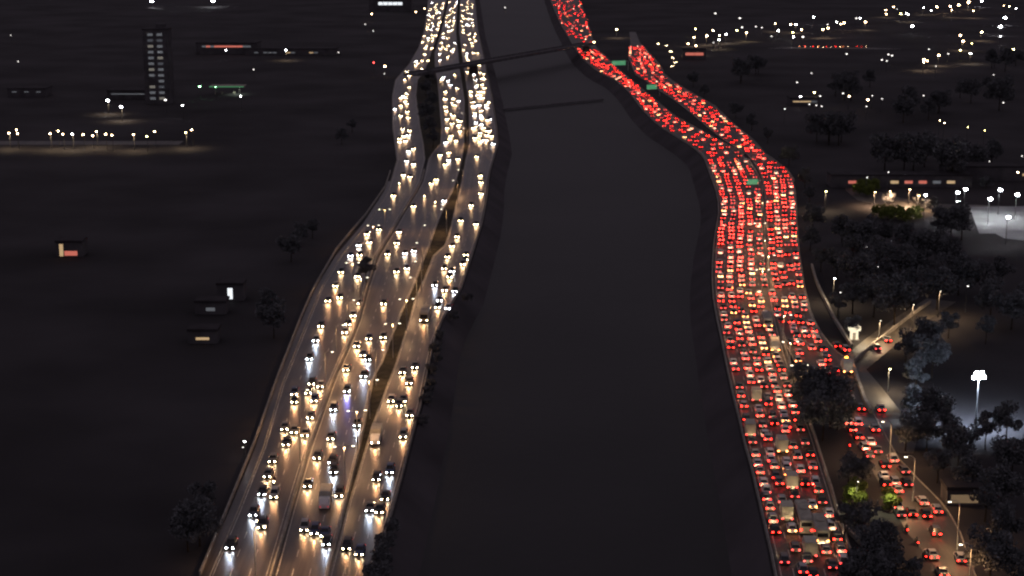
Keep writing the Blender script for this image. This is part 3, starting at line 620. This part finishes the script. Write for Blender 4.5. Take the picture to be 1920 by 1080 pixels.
avenue = [(18,249),(32,243),(34,250),(95,250),(110,245),(119,251),(137,251),(157,252),(175,254),(182,246),(199,251),(211,253),(251,252),(276,255,'lamp_yellow'),(291,246),(349,248,'lamp_yellow'),(360,243)]
for i, q in enumerate(avenue): far_lamp(q[0], q[1], q[2] if len(q) > 2 else random.choice(["lamp_warm", "lamp_warm", "lamp_warm", "lamp_white"]), .8, 8, "lamp on the far avenue across from the lit tower, %s from the picture edge" % nth(i), "lamps along the far avenue", light=AVE if i % 3 == 0 else None)
nw = [(21,66,'lamp_dim',.8),(35,115,'lamp_dim',.8),(203,188,'lamp_white',1.6),(228,200,'lamp_white',1.3),(311,187,'lamp_dim',1.6),(343,197,'lamp_white',.7),(375,162,'lamp_green',1.2),(405,163,'lamp_green',.6),(452,180,'lamp_white',.7),(285,2,'flood_white',3.2),(400,1,'flood_white',4.0),(424,94,'lamp_white',.8),(476,130,'lamp_dim',.9),(536,94,'lamp_white',1.2),(635,98,'lamp_dim',1.0),(697,26,'lamp_warm',1.2),(685,45,'lamp_dim',1.1),(700,58,'lamp_dim',1),(722,124,'lamp_warm',1.2),(721,138,'lamp_dim',.8),(780,22,'lamp_warm',1.2),(796,16,'lamp_warm',1.1),(947,14,'lamp_dim',1.5),(701,117,'lamp_red',1),(460,825,'lamp_white',.36),(457,836,'lamp_dim',.3)]
nw.sort()
for i, (x, y, m, s) in enumerate(nw): far_lamp(x, y, m, s, 8 if y < 800 else 4, "%s lamp of the dark district beyond the headlight road, %s toward the river" % ({'lamp_dim': 'faint', 'lamp_white': 'white', 'flood_white': 'huge white', 'lamp_green': 'green', 'lamp_red': 'red', 'lamp_warm': 'warm'}[m], nth(i)), "scattered lamps beyond the headlight road", light=AVE if m == 'lamp_white' and s > 1 else None)
ne = [(1156,55,'w',1.1),(1114,79,'w',.9),(1341,25,'d',1.5),(1387,34,'d',1.5),(1391,51,'d',1.4),(1459,57,'W',1.2),(1482,46,'w',1.1),(1492,46,'W',1.1),(1487,69,'W',1),(1505,69,'d',1.5),(1337,57,'w',1),(1325,67,'w',1.1),(1349,66,'w',1),(1301,70,'w',1),(1304,54,'y',.9),(1290,82,'w',.9),(1525,32,'W',1.2),(1582,43,'w',1.3),(1576,45,'w',.9),(1605,34,'d',1.4),(1612,34,'W',1),(1622,41,'w',1.2),(1675,13,'w',1.1),(1710,49,'F',1.6),(1756,13,'w',1.4),(1781,12,'w',1.6),(1797,9,'w',1.6),(1815,5,'w',1.6),(1840,1,'F',1.8),(1892,12,'w',1),(1884,33,'F',1.9),(1875,50,'F',1.9),(1840,60,'w',1.3),(1800,66,'w',1.2),(1805,77,'w',1.2),(1819,100,'W',1.0),(1899,92,'y',1.2),(1587,101,'d',1),(1665,102,'d',1),(1672,104,'d',1),(1653,112,'d',1),(1662,114,'d',.8),(1521,137,'d',.9),(1494,154,'d',1.0),(1500,181,'W',.8),(1517,195,'d',.8),(1530,197,'d',.8),(1540,199,'d',.8),(1635,179,'d',.8),(1653,185,'d',.8),(1624,199,'d',.8),(1731,179,'d',.8),(1761,225,'w',.55),(1770,230,'w',.55),(1814,238,'y',.4),(1845,244,'y',.4),(1862,140,'d',.8),(1880,192,'d',.9),(1741,92,'d',.8),(1754,124,'d',.8),(1471,204,'d',.8),(1548,358,'y',.6),(1625,332,'d',.6),(1665,322,'d',.6),(1907,322,'w',.6),(1854,302,'d',.5),(1915,292,'d',.6),(1645,499,'d',.35),(1624,462,'d',.35),(1564,521,'W',.4),(1575,547,'d',.4),(1667,690,'y',.42),(1607,900,'l',.3),(1813,535,'d',.5),(1650,600,'s',.3),(1712,570,'s',.3),(1762,545,'s',.3)]  # the s entries are slim lamps added only to brighten the side street
for _ in range(46):      # more of the same city: lamps strung along its streets
    a_, b_ = random.choice((((1440,66),(1650,34)),((1640,30),(1840,2)),((1300,88),(1450,40)),((1700,120),(1915,62)),((1600,22),(1915,15)),((1480,170),(1700,190)))); t_ = random.random()
    ne.append((a_[0] + (b_[0] - a_[0]) * t_ + random.uniform(-8, 8), a_[1] + (b_[1] - a_[1]) * t_ + random.uniform(-5, 5), random.choice('wwddWdy'), random.uniform(.6, 1.1)))
MM = dict(w='lamp_warm', W='lamp_white', d='lamp_dim', y='lamp_yellow', F='flood_white', l='lamp_head_dim', s='lamp_head_dim')
WORD = dict(w='warm', W='white', d='faint', y='yellow', F='glaring white', l='slim unlit-looking', s='added slim warm')
ne.sort()
for i, (x, y, k, s) in enumerate(ne): far_lamp(x, y, MM[k], s * (1.35 if y < 120 else 1), 8 if y < 600 else 6, "%s lamp beyond the taillight road, %s away from the river" % (WORD[k], nth(i)), "scattered lamps beyond the taillight road", light=SIDE if k == 's' else AVE if (k in 'Ww' and y < 125 and i % 2) or (x, y) in ((1548,358),(1667,690),(1564,521)) else None)
plaza = [(1734,365,1.0),(1794,360,1.3),(1809,354,1.3),(1795,377,.9),(1855,372,1.5),(1874,355,1.4),(1906,364,1.5),(1889,406,1.4)]
for i, (x, y, s) in enumerate(plaza): far_lamp(x, y, 'flood_white', s, 10, "glaring white plaza lamp by the pale parking lot, %s from the river" % nth(i), "glaring lamps around the pale lot", light=PLAZA)
for i, x in enumerate((1640, 1668, 1705, 1722)): far_lamp(x, (360, 358, 355, 366)[i], 'lamp_warm', .45, 6, "small amber lamp along the lit shopping street, %s from the river" % nth(i), "amber lamps on the lit street", light=STREET)
# yellow headlights of cars waiting on the far ramp
for i, (x, y) in enumerate(((1234,82),(1251,85),(1258,96),(1262,108),(1267,117),(1261,124))):
    g = G(x, y, HZ); g.z = .02; P = PROTO[i % 3]; e = empty("car", g, R(170)); child("body", P[0], e, m="paint_grey"); child("windows", P[1], e)
    for s in (-1, 1): child("headlight", P[2], e, (s * HX, HY, HZ), "headlight_warm"); child("taillight", P[3], e, (s * TX, TY, TZ), "tail_running")
    add_beam(BEAM_FAR, e); tag(e, "far car facing us on the loop ramp beside the red queue, %s from its top" % nth(i), "car", "cars on the far loop ramp")
for i, x in enumerate((1504, 1514, 1529, 1539, 1554, 1571, 1585, 1611, 1619)):
    g = G(x, 87, TZ); g.z = .02; P = PROTO[i % 3]; e = empty("car", g, R(-80)); child("body", P[0], e, m="paint_grey"); child("windows", P[1], e)
    for s in (-1, 1): child("headlight", P[2], e, (s * HX, HY, HZ), "headlight_warm"); child("taillight", P[3], e, (s * TX, TY, TZ), "tail_brake" if i % 3 else "tail_amber")
    tag(e, "car in the reddish row on the far cross street, %s from the river" % nth(i), "car", "cars on the far cross street")

# floodlight mast
def floodlight(x, y):
    g = G(x, y, 12); g.z = 0; e = empty("floodlight_mast", g)
    MB().tube([(0, 0, 0), (0, 0, 12)], .2, .12).build("mast", "dark_steel", e); MB().box((0, 0, 12.2), (3.0, .25, .2), .04).build("crossbar", "dark_steel", e)
    for s_, zz in ((-1.1, 12.1), (0, 12.0), (1.1, 12.2), (-.6, 13.1), (.55, 13.2)): MB().ball((s_, -.3, zz), (1.0, .4, .9)).build("floodlight", "flood_white", e, True)  # lamp balls clustered to give the lens bloom its size and shape
    l = bpy.data.objects.new("flood_light", spot("flood_light", (.62, .76, 1), 75000, 165, .8, .8)); COL.objects.link(l); l.parent = e; l.location = (0, -.8, 12.2); l.rotation_euler = (R(25), 0, 0)
    tag(e, "tall floodlight mast with a glaring white lamp bank spread to bloom size above dark trees", "floodlight")
floodlight(1835, 708)

# ---------------------------------------------------------------- signs, kiosk, beacon
def gantry(x, y, w, hgt, label, rz=0):
    zt = 7.2; g = G(x, y, zt - hgt / 2); c = g.copy(); g.z = 0; e = empty("sign_gantry", g, rz)
    MB().box((0, -.12, zt - hgt / 2), (w, .12, hgt), .03).build("sign_panel", "sign_green_lit", e)
    fr = MB(); fr.box((0, -.06, zt + .05), (w + .3, .14, .1)).box((0, -.06, zt - hgt - .05), (w + .3, .14, .1)); fr.build("panel_frame", "steel", e)
    MB().tube([(w / 2 + 2.2, .2, 0), (w / 2 + 2.2, .2, zt + .2)], .2, .16).build("post", "steel", e)
    MB().tube([(-w / 2, .2, zt - .5), (w / 2 + 2.2, .2, zt - .5)], .13).build("beam", "steel", e)
    tag(e, label, "road sign", "green overhead road signs")
gantry(1160, 118, 11, 3.2, "green overhead sign beside the farthest riverside taillights", R(20)); gantry(1222, 163, 7, 2.8, "green overhead sign below the dense red ramp", R(20)); gantry(1411, 341, 4.6, 2.1, "green overhead sign above the median where the red queues part", R(8))
def kiosk(x, y):
    g = G(x, y); e = empty("kiosk", g, R(-8))
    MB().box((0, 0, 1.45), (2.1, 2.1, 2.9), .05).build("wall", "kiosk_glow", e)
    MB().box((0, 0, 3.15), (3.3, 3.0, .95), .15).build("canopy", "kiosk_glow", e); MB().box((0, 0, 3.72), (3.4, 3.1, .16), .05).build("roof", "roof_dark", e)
    MB().box((0, -1.07, 1.05), (.8, .05, 2.0)).build("door", "wall_pale", e); MB().box((0, 0, .1), (2.6, 2.6, .2)).build("plinth", "concrete", e)
    l = bpy.data.objects.new("kiosk_light", spot("kiosk_light", (1, .80, .52), 3000, 165, .6, .4)); COL.objects.link(l); l.parent = e; l.location = (2.5, -2.5, 5)  # fill spot added off the kiosk to brighten the street around it
    tag(e, "brightly lit cream kiosk with a flared canopy beside the ramp wall", "kiosk")
kiosk(1601, 636)
def beacon(x, y):
    g = G(x, y, 3.0); g.z = 0; e = empty("warning_beacon", g)
    MB().tube([(0, 0, 0), (0, 0, 2.6)], .08).build("post", "steel", e); MB().ball((0, 0, 3.0), (.95, .5, .8)).build("lamp", "lamp_orange", e, True); MB().box((0, .1, 3.0), (1.2, .2, 1.0), .05).build("backing", "dark_steel", e)
    l = bpy.data.objects.new("beacon_light", spot("beacon_light", (1, .30, .05), 1400, 170, .4, .4)); COL.objects.link(l); l.parent = e; l.location = (0, -.6, 2.8); l.rotation_euler = (R(30), 0, 0)
    tag(e, "orange warning beacon at the foot of the side street by the kiosk", "beacon")
beacon(1587, 671)
# white rail sloping into the dark below the median barrier end
pr = [G(1573, 978), G(1590, 997), G(1621, 1027)]
tag(link("guard_rail", wall_along(pr, .8, .9), "concrete"), "short pale rail slanting off the median barrier into dark trees", "guard rail")

# ---------------------------------------------------------------- bridges across the river
def bridge(name, a, b, w, z, thick, label, piers, rail=True):
    d = b - a; L = d.length; rz = math.atan2(d.y, d.x); e = empty(name, (a + b) / 2, rz)
    MB().box((0, 0, z), (L, w, thick), .05).build("deck", "bridge_concrete", e)
    for s in (-1, 1):
        if rail: MB().box((0, s * (w / 2 - .15), z + thick / 2 + .5), (L, .2, 1.0)).build("parapet", "bridge_concrete", e)
    for t in piers: MB().box((t * L, 0, (z - 7) / 2), (1.6, w * .6, z + 7), .1).build("pier", "bridge_concrete", e)
    tag(e, label, "bridge")
def gz(x, y, z): p = G(x, y, z); p.z = 0; return p
bridge("road_bridge", gz(770, 141, 7), gz(1108, 82, 7), 11, 7, 1.0, "dark unlit road bridge crossing the river and both far roads", (-.2, .47))
bridge("pipe_bridge", gz(930, 206, -4), gz(1130, 186, -4), 3, -4, .7, "low dark narrow bridge over the river nearer than the road bridge", (), False)

# ---------------------------------------------------------------- buildings
def building(name, x, y, w, d, h, label, rows=0, cols=0, wm_="window_lit", wall="wall_dark", keep=1.0, rz=0.0, ww=1.3, wh=1.2, roof="roof_dark", z0=2.0, mats=None, span=.8):
    g = G(x, y); e = empty(name, g + Vector((0, d / 2, 0)), rz)
    MB().box((0, 0, h / 2), (w, d, h), .05).build("wall", wall, e)
    MB().box((0, 0, h + .35), (w + .4, d + .4, .7), .05).build("roof", roof, e)
    if h > 15: MB().box((w * .15, d * .1, h + 2), (w * .35, d * .4, 2.6), .05).build("water_tank", wall, e)
    for r_ in range(rows):
        for c_ in range(cols):
            if random.random() > keep: continue
            xx = (c_ + .5 - cols / 2) * w * span / cols; zz = z0 + (r_ + .5) * (h - z0 - 1) / rows
            MB().box((xx, -d / 2 - .02, zz), (ww, .08, wh)).build("window", random.choice(mats) if mats else wm_, e)
    return tag(e, label, "building", "dark buildings of the far districts")
building("apartment_tower", 296, 196, 15, 14, 45, "apartment tower with two columns of pale stair windows above the far avenue", 12, 2, mats=["window_lit", "window_lit", "window_soft", "window_pale"], keep=.95, ww=3.3, wh=1.5, span=.75)
building("warehouse", 425, 102, 50, 25, 9, "long low shop block with a red and white lit band over its front", 1, 12, mats=["window_red", "window_red", "window_lit"], ww=3.4, wh=1.4, z0=5)
building("shop_block", 545, 104, 75, 18, 5, "long row of dim lit shopfronts on the far cross street", 1, 16, mats=["window_lit", "window_lit", "window_warm"], ww=3.2, wh=.9, keep=.7, z0=.6)
building("office_block", 732, 22, 50, 20, 14, "office block with one bright strip of windows near the headlight queue", 1, 7, "window_bright", ww=5.2, wh=3.4, keep=.9, z0=6)
building("corner_shop", 1509, 199, 18, 12, 4.5, "small shop with a lit awning on the dark hillside", 1, 4, mats=["window_warm", "window_lit"], ww=3.6, wh=.8, z0=2)
building("warehouse", 240, 186, 26, 18, 5, "low shed with a pale lit strip beside the tower foot", 1, 6, "window_lit", ww=3.6, wh=.6, z0=2.5)
building("warehouse", 50, 182, 24, 16, 5, "low shed with a faint lit strip at the picture edge", 1, 5, "window_lit", ww=2.8, wh=.6, z0=2.5, keep=.7)
building("red_shop", 1302, 112, 18, 12, 8, "shop front washed in red light behind the loop ramp", 1, 2, "window_red", ww=7, wh=2.2, z0=2)
emit("tan_lit_glow", (1, .66, .36), .16)  # glow standing in for lamplight on the shed's tan front
building("garden_shed", 1808, 948, 7, 5, 3.2, "low shed with a wide dull tan front given a lit glow beside the sparse taillight road", 1, 1, "tan_lit_glow", ww=5.4, wh=1.7, z0=.6)
building("cottage", 130, 482, 9, 7, 5, "small house with one tall orange-lit doorway in the dark", 0, 0)
building("cottage", 432, 565, 8, 6, 5, "small house with a white-lit upright window in the dark", 0, 0)
building("cottage", 395, 590, 9, 6, 3.5, "low hut with a dim cream light under its eave", 0, 0)
building("cottage", 380, 645, 8, 6, 3.5, "low hut with a thin cream light strip by the outer road", 0, 0)
for lab, x, y, w, h, m in (("tall orange-lit", 107, 463, 2.2, 4.4, "window_warm"),):
    pass
def lit_panel(name, x, y, z, w, h, m, label):
    g = G(x, y, z); MBo = MB().box((0, 0, 0), (w, .12, h), .02).build(name, m); MBo.location = g; tag(MBo, label, "light")
def on_house(ename, x0, z, w, h, m):
    for o in bpy.data.objects:
        if o.get("label", "").startswith(ename):
            d = [c for c in o.children if c.name.startswith("wall")][0].dimensions.y
            MB().box((x0, -o["dd"] / 2 - .05, z), (w, .1, h)).build("window", m, o)
for o in bpy.data.objects:
    lb = o.get("label", "")
    if lb.startswith("small house with one tall orange"): MB().box((-2.6, -3.55, 2.4), (1.3, .1, 4.2)).build("door", "window_warm", o); MB().box((.6, -3.52, 1.3), (4.4, .06, 1.6)).build("window", "window_red", o)
    if lb.startswith("small house with a white-lit"): MB().box((0, -3.05, 2.4), (1.5, .1, 3.4)).build("window", "window_bright", o)
    if lb.startswith("low hut with a dim cream"): MB().box((0, -3.05, 1.6), (2.6, .1, 1.0)).build("window", "window_lit", o)
    if lb.startswith("low hut with a thin cream"): MB().box((0, -3.05, 1.5), (3.6, .1, .7)).build("window", "window_warm", o)
# filling station with green light
def station(x, y):
    e = empty("filling_station", G(x, y)); MB().box((0, 6, 5.2), (22, 11, .8), .05).build("canopy", "wall_pale", e); MB().box((0, .42, 5.2), (22.1, .1, .7)).build("fascia", "lamp_green_strip", e)
    for s in (-8, 8): MB().tube([(s, 4, 0), (s, 4, 4.8)], .25).build("post", "steel", e); MB().box((s * .5, 6, .8), (1, .7, 1.6), .05).build("fuel_pump", "wall_pale", e)
    l = bpy.data.objects.new("canopy_light", spot("canopy_light", (.8, 1, .8), 2500, 160, .5, .5)); COL.objects.link(l); l.parent = e; l.location = (6, 4, 4.6)
    tag(e, "filling station with a green-edged canopy below the long shop block", "filling station")
emit("lamp_green_strip", (.2, .8, .35), .22)
station(425, 178)
# pale flat roof in floodlight, market halls along the lit street
lot = [G(*p, 0.06) for p in ((1818,388),(1960,386),(1990,452),(1930,452),(1884,447),(1866,438),(1836,438))]
structure(link("parking_lot", pydata("parking_lot", lot, [tuple(range(len(lot)))[::-1]]), "lot_pale"))
building("shop_block", 1690, 352, 60, 10, 5, "row of low shops with warm fronts along the lit street", 1, 8, mats=["window_warm", "window_red", "window_lit"], ww=3.4, wh=1.2, wall="wall_dark", keep=.7, z0=.8)
building("shop_block", 1880, 340, 50, 12, 6, "pale shop row behind the glaring plaza lamps", 1, 6, mats=["window_warm", "window_lit"], ww=3.2, wh=1.0, wall="wall_dark", keep=.5, z0=.8)
# ---------------------------------------------------------------- trees
def crown_mesh(seed, r, h, n, leaf):
    rnd = random.Random(seed); V, F = [], []
    clumps = []
    for _ in range(16):
        a = rnd.uniform(0, 6.283); q = rnd.uniform(.15, .8) * r; clumps.append((q * math.cos(a), q * math.sin(a), rnd.uniform(-.42, .45) * h, rnd.uniform(.24, .46) * r))
    for _ in range(n):
        cx, cy_, cz, cr = rnd.choice(clumps); u = Vector((rnd.gauss(0, 1), rnd.gauss(0, 1), rnd.gauss(0, .8))).normalized() * cr * rnd.uniform(.55, 1.05)
        c = Vector((cx, cy_, cz)) + u; a = Vector((rnd.gauss(0, 1), rnd.gauss(0, 1), rnd.gauss(0, 1))).normalized(); b = a.orthogonal().normalized(); b.rotate(Matrix.Rotation(rnd.uniform(0, 6.28), 3, a)); cc = a.cross(b); s = leaf * rnd.uniform(.6, 1.4); k = len(V)
        V += [c - b * s, c + cc * s * .5, c + b * s, c - cc * s * .5]; F.append((k, k + 1, k + 2, k + 3))
    return pydata("crown", V, F)
def trunk_mesh(seed, h, r):
    rnd = random.Random(seed); m_ = MB(); m_.tube([(0, 0, 0), (.1, 0, h * .5), (0, .1, h)], r, r * .55, 7)
    for k in range(5):
        a = k * 1.256 + rnd.uniform(-.3, .3); q = h * rnd.uniform(.35, .6); m_.tube([(0, .05, h * .8), (q * .5 * math.cos(a), q * .5 * math.sin(a), h * 1.1), (q * math.cos(a), q * math.sin(a), h * 1.35)], r * .4, r * .12, 5)
    return m_.mesh("trunk")
TREE = []
for k, (r, h, n, hh, leaf) in enumerate(((4.0, 5.0, 2600, 4.5, .34), (5.2, 5.6, 3200, 5.5, .38), (3.2, 5.2, 2000, 4.0, .30), (2.0, 2.2, 1500, .9, .2))):
    c_, t_ = crown_mesh(40 + k, r, h, n, leaf), trunk_mesh(60 + k, hh, .22 if k < 3 else .1); c_.materials.append(MATS["leaf_dark"]); t_.materials.append(MATS["bark"]); TREE.append((c_, t_, hh + h * .35))
tcount = {}
def tree(x, y, k, area, s=1.0, m=None, label=None, z=0.0, cz=None):
    """x, y: where the middle of the crown shows"""
    c_, t_, zc = TREE[k]; g = G(x, y, z + zc * s); g.z = z; e = empty("tree" if k < 3 else "bush", g, random.uniform(0, 6.28)); e.scale = (s, s, s * random.uniform(.92, 1.1))
    child("trunk", t_, e); child("crown", c_, e, (0, 0, zc), m)
    j = tcount.get(area, 0); tcount[area] = j + 1
    tag(e, label or "%s %s, %s of them" % ("dark tree" if k < 3 else "dark low bush", area, nth(j)), "tree" if k < 3 else "bush", "dark trees and bushes")
for x, y, k, s in ((706,1040,3,1.2),(715,1010,3,1),(700,1072,3,1.3),(728,985,3,.9),(808,648,3,1),(800,690,3,.9),(818,625,3,.9),(842,588,3,1),(790,745,3,.9),(783,785,3,.8),(800,715,3,.8),(868,555,3,.9),(812,668,3,.8),(795,730,3,.7)):
    g0 = G(x, y); tree(x + 8, y + 2, k, "on the bank of the headlight road", s, z=-.6)
tree(686, 496, 2, "", 1.0, label="small dark green tree standing alone between outer and middle carriageways")
for x, y, k, s in ((806,232,0,1),(800,205,1,1),(808,182,0,1.1),(798,160,1,.9),(812,255,2,1),(806,140,0,.9)): tree(x, y, k, "on the island between far oncoming carriageways", s)
for x, y, k, s in ((1530,722,1,1.15),(1560,735,1,1.15),(1508,715,2,1),(1545,760,1,1.1),(1515,750,2,1),(1572,757,0,1.0),(1497,698,2,.9)): tree(x, y, k, "in the wide median below the ramp", s)
for x, y, k, s in ((1592,872,0,.8),(1618,880,2,.8),(1585,965,2,.8),(1625,975,0,.9),(1655,1000,0,.85),(1625,1030,0,.9),(1672,1050,0,.9),(1700,1072,2,.9),(1610,1065,0,.9),(1650,1078,0,.9)): tree(x, y, k, "between the lower taillight carriageways", s)
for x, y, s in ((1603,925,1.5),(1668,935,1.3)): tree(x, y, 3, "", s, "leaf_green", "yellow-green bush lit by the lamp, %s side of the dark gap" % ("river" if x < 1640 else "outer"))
for x, y in ((1607, 908), (1672, 915)):
    g = G(x, y, 5.5); l = bpy.data.objects.new("bush_light", spot("bush_light", (1, .95, .55), 1500, 110, .7, .2)); COL.objects.link(l); l.location = g
for i, (x, y) in enumerate(((1580,420),(1620,425),(1660,430),(1700,440),(1740,450),(1600,455),(1645,465),(1690,480),(1735,490),(1780,470),(1800,500),(1570,485),(1840,520),(1610,500),(1660,510),(1710,525),(1760,525),(1880,500),(1860,555),(1900,560),(1600,545),(1640,548),(1680,552))): tree(x, y, i % 3, "in the grove below the lit street", 1.2)
for x, y, k, s in ((1785,398,1,1.3),(1805,412,0,1.2),(1765,410,0,1.1)): tree(x, y, k, "before the pale parking lot", s)
for i, (x, y) in enumerate(((1700,640),(1740,620),(1780,600),(1720,690),(1750,660),(1850,610),(1710,740),(1750,760),(1780,790),(1740,800),(1800,820),(1850,800),(1890,780),(1900,840),(1760,860),(1820,880),(1880,900),(1850,930),(1880,980),(1860,1030),(1900,1060),(1700,800))): tree(x, y, i % 3, "around the floodlight mast", .9)
for i, (x, y) in enumerate(((560,430),(545,455),(585,420),(500,560),(512,590),(380,930),(350,980),(372,960),(660,230),(640,250))): tree(x, y, i % 3, "in the belt beyond the guard rail", .9)
for i, (x, y) in enumerate(((1520,440),(1525,400),(1518,360),(1510,330),(1480,285),(1440,250),(1410,225),(1380,200),(1540,480),(1320,165),(1300,145))): tree(x, y, i % 3, "on the verge outside the far taillight bend", .9)
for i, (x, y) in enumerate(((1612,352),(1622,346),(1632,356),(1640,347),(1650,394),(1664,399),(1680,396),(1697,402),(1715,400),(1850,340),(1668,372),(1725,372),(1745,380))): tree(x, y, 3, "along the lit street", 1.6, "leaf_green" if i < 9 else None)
for cx_, cy_, n_ in ((1600,150,5),(1720,190,6),(1840,160,5),(1560,235,5),(1700,270,6),(1830,285,5),(1420,120,4),(1880,110,4)):
    for _ in range(n_): tree(cx_ + random.uniform(-45, 45), cy_ + random.uniform(-9, 9), random.choice((0, 1)), "among the scattered lamps beyond the taillight road", random.uniform(1.1, 1.8))
tree(1600, 605, 2, "", .8, label="small pale-lit tree just behind the cream kiosk")
tree(1572, 560, 2, "", .9, label="tree lit faintly beside the slim white lamp above the kiosk wall")
print("objects", len(bpy.data.objects), "cars", len(near), len(rest))
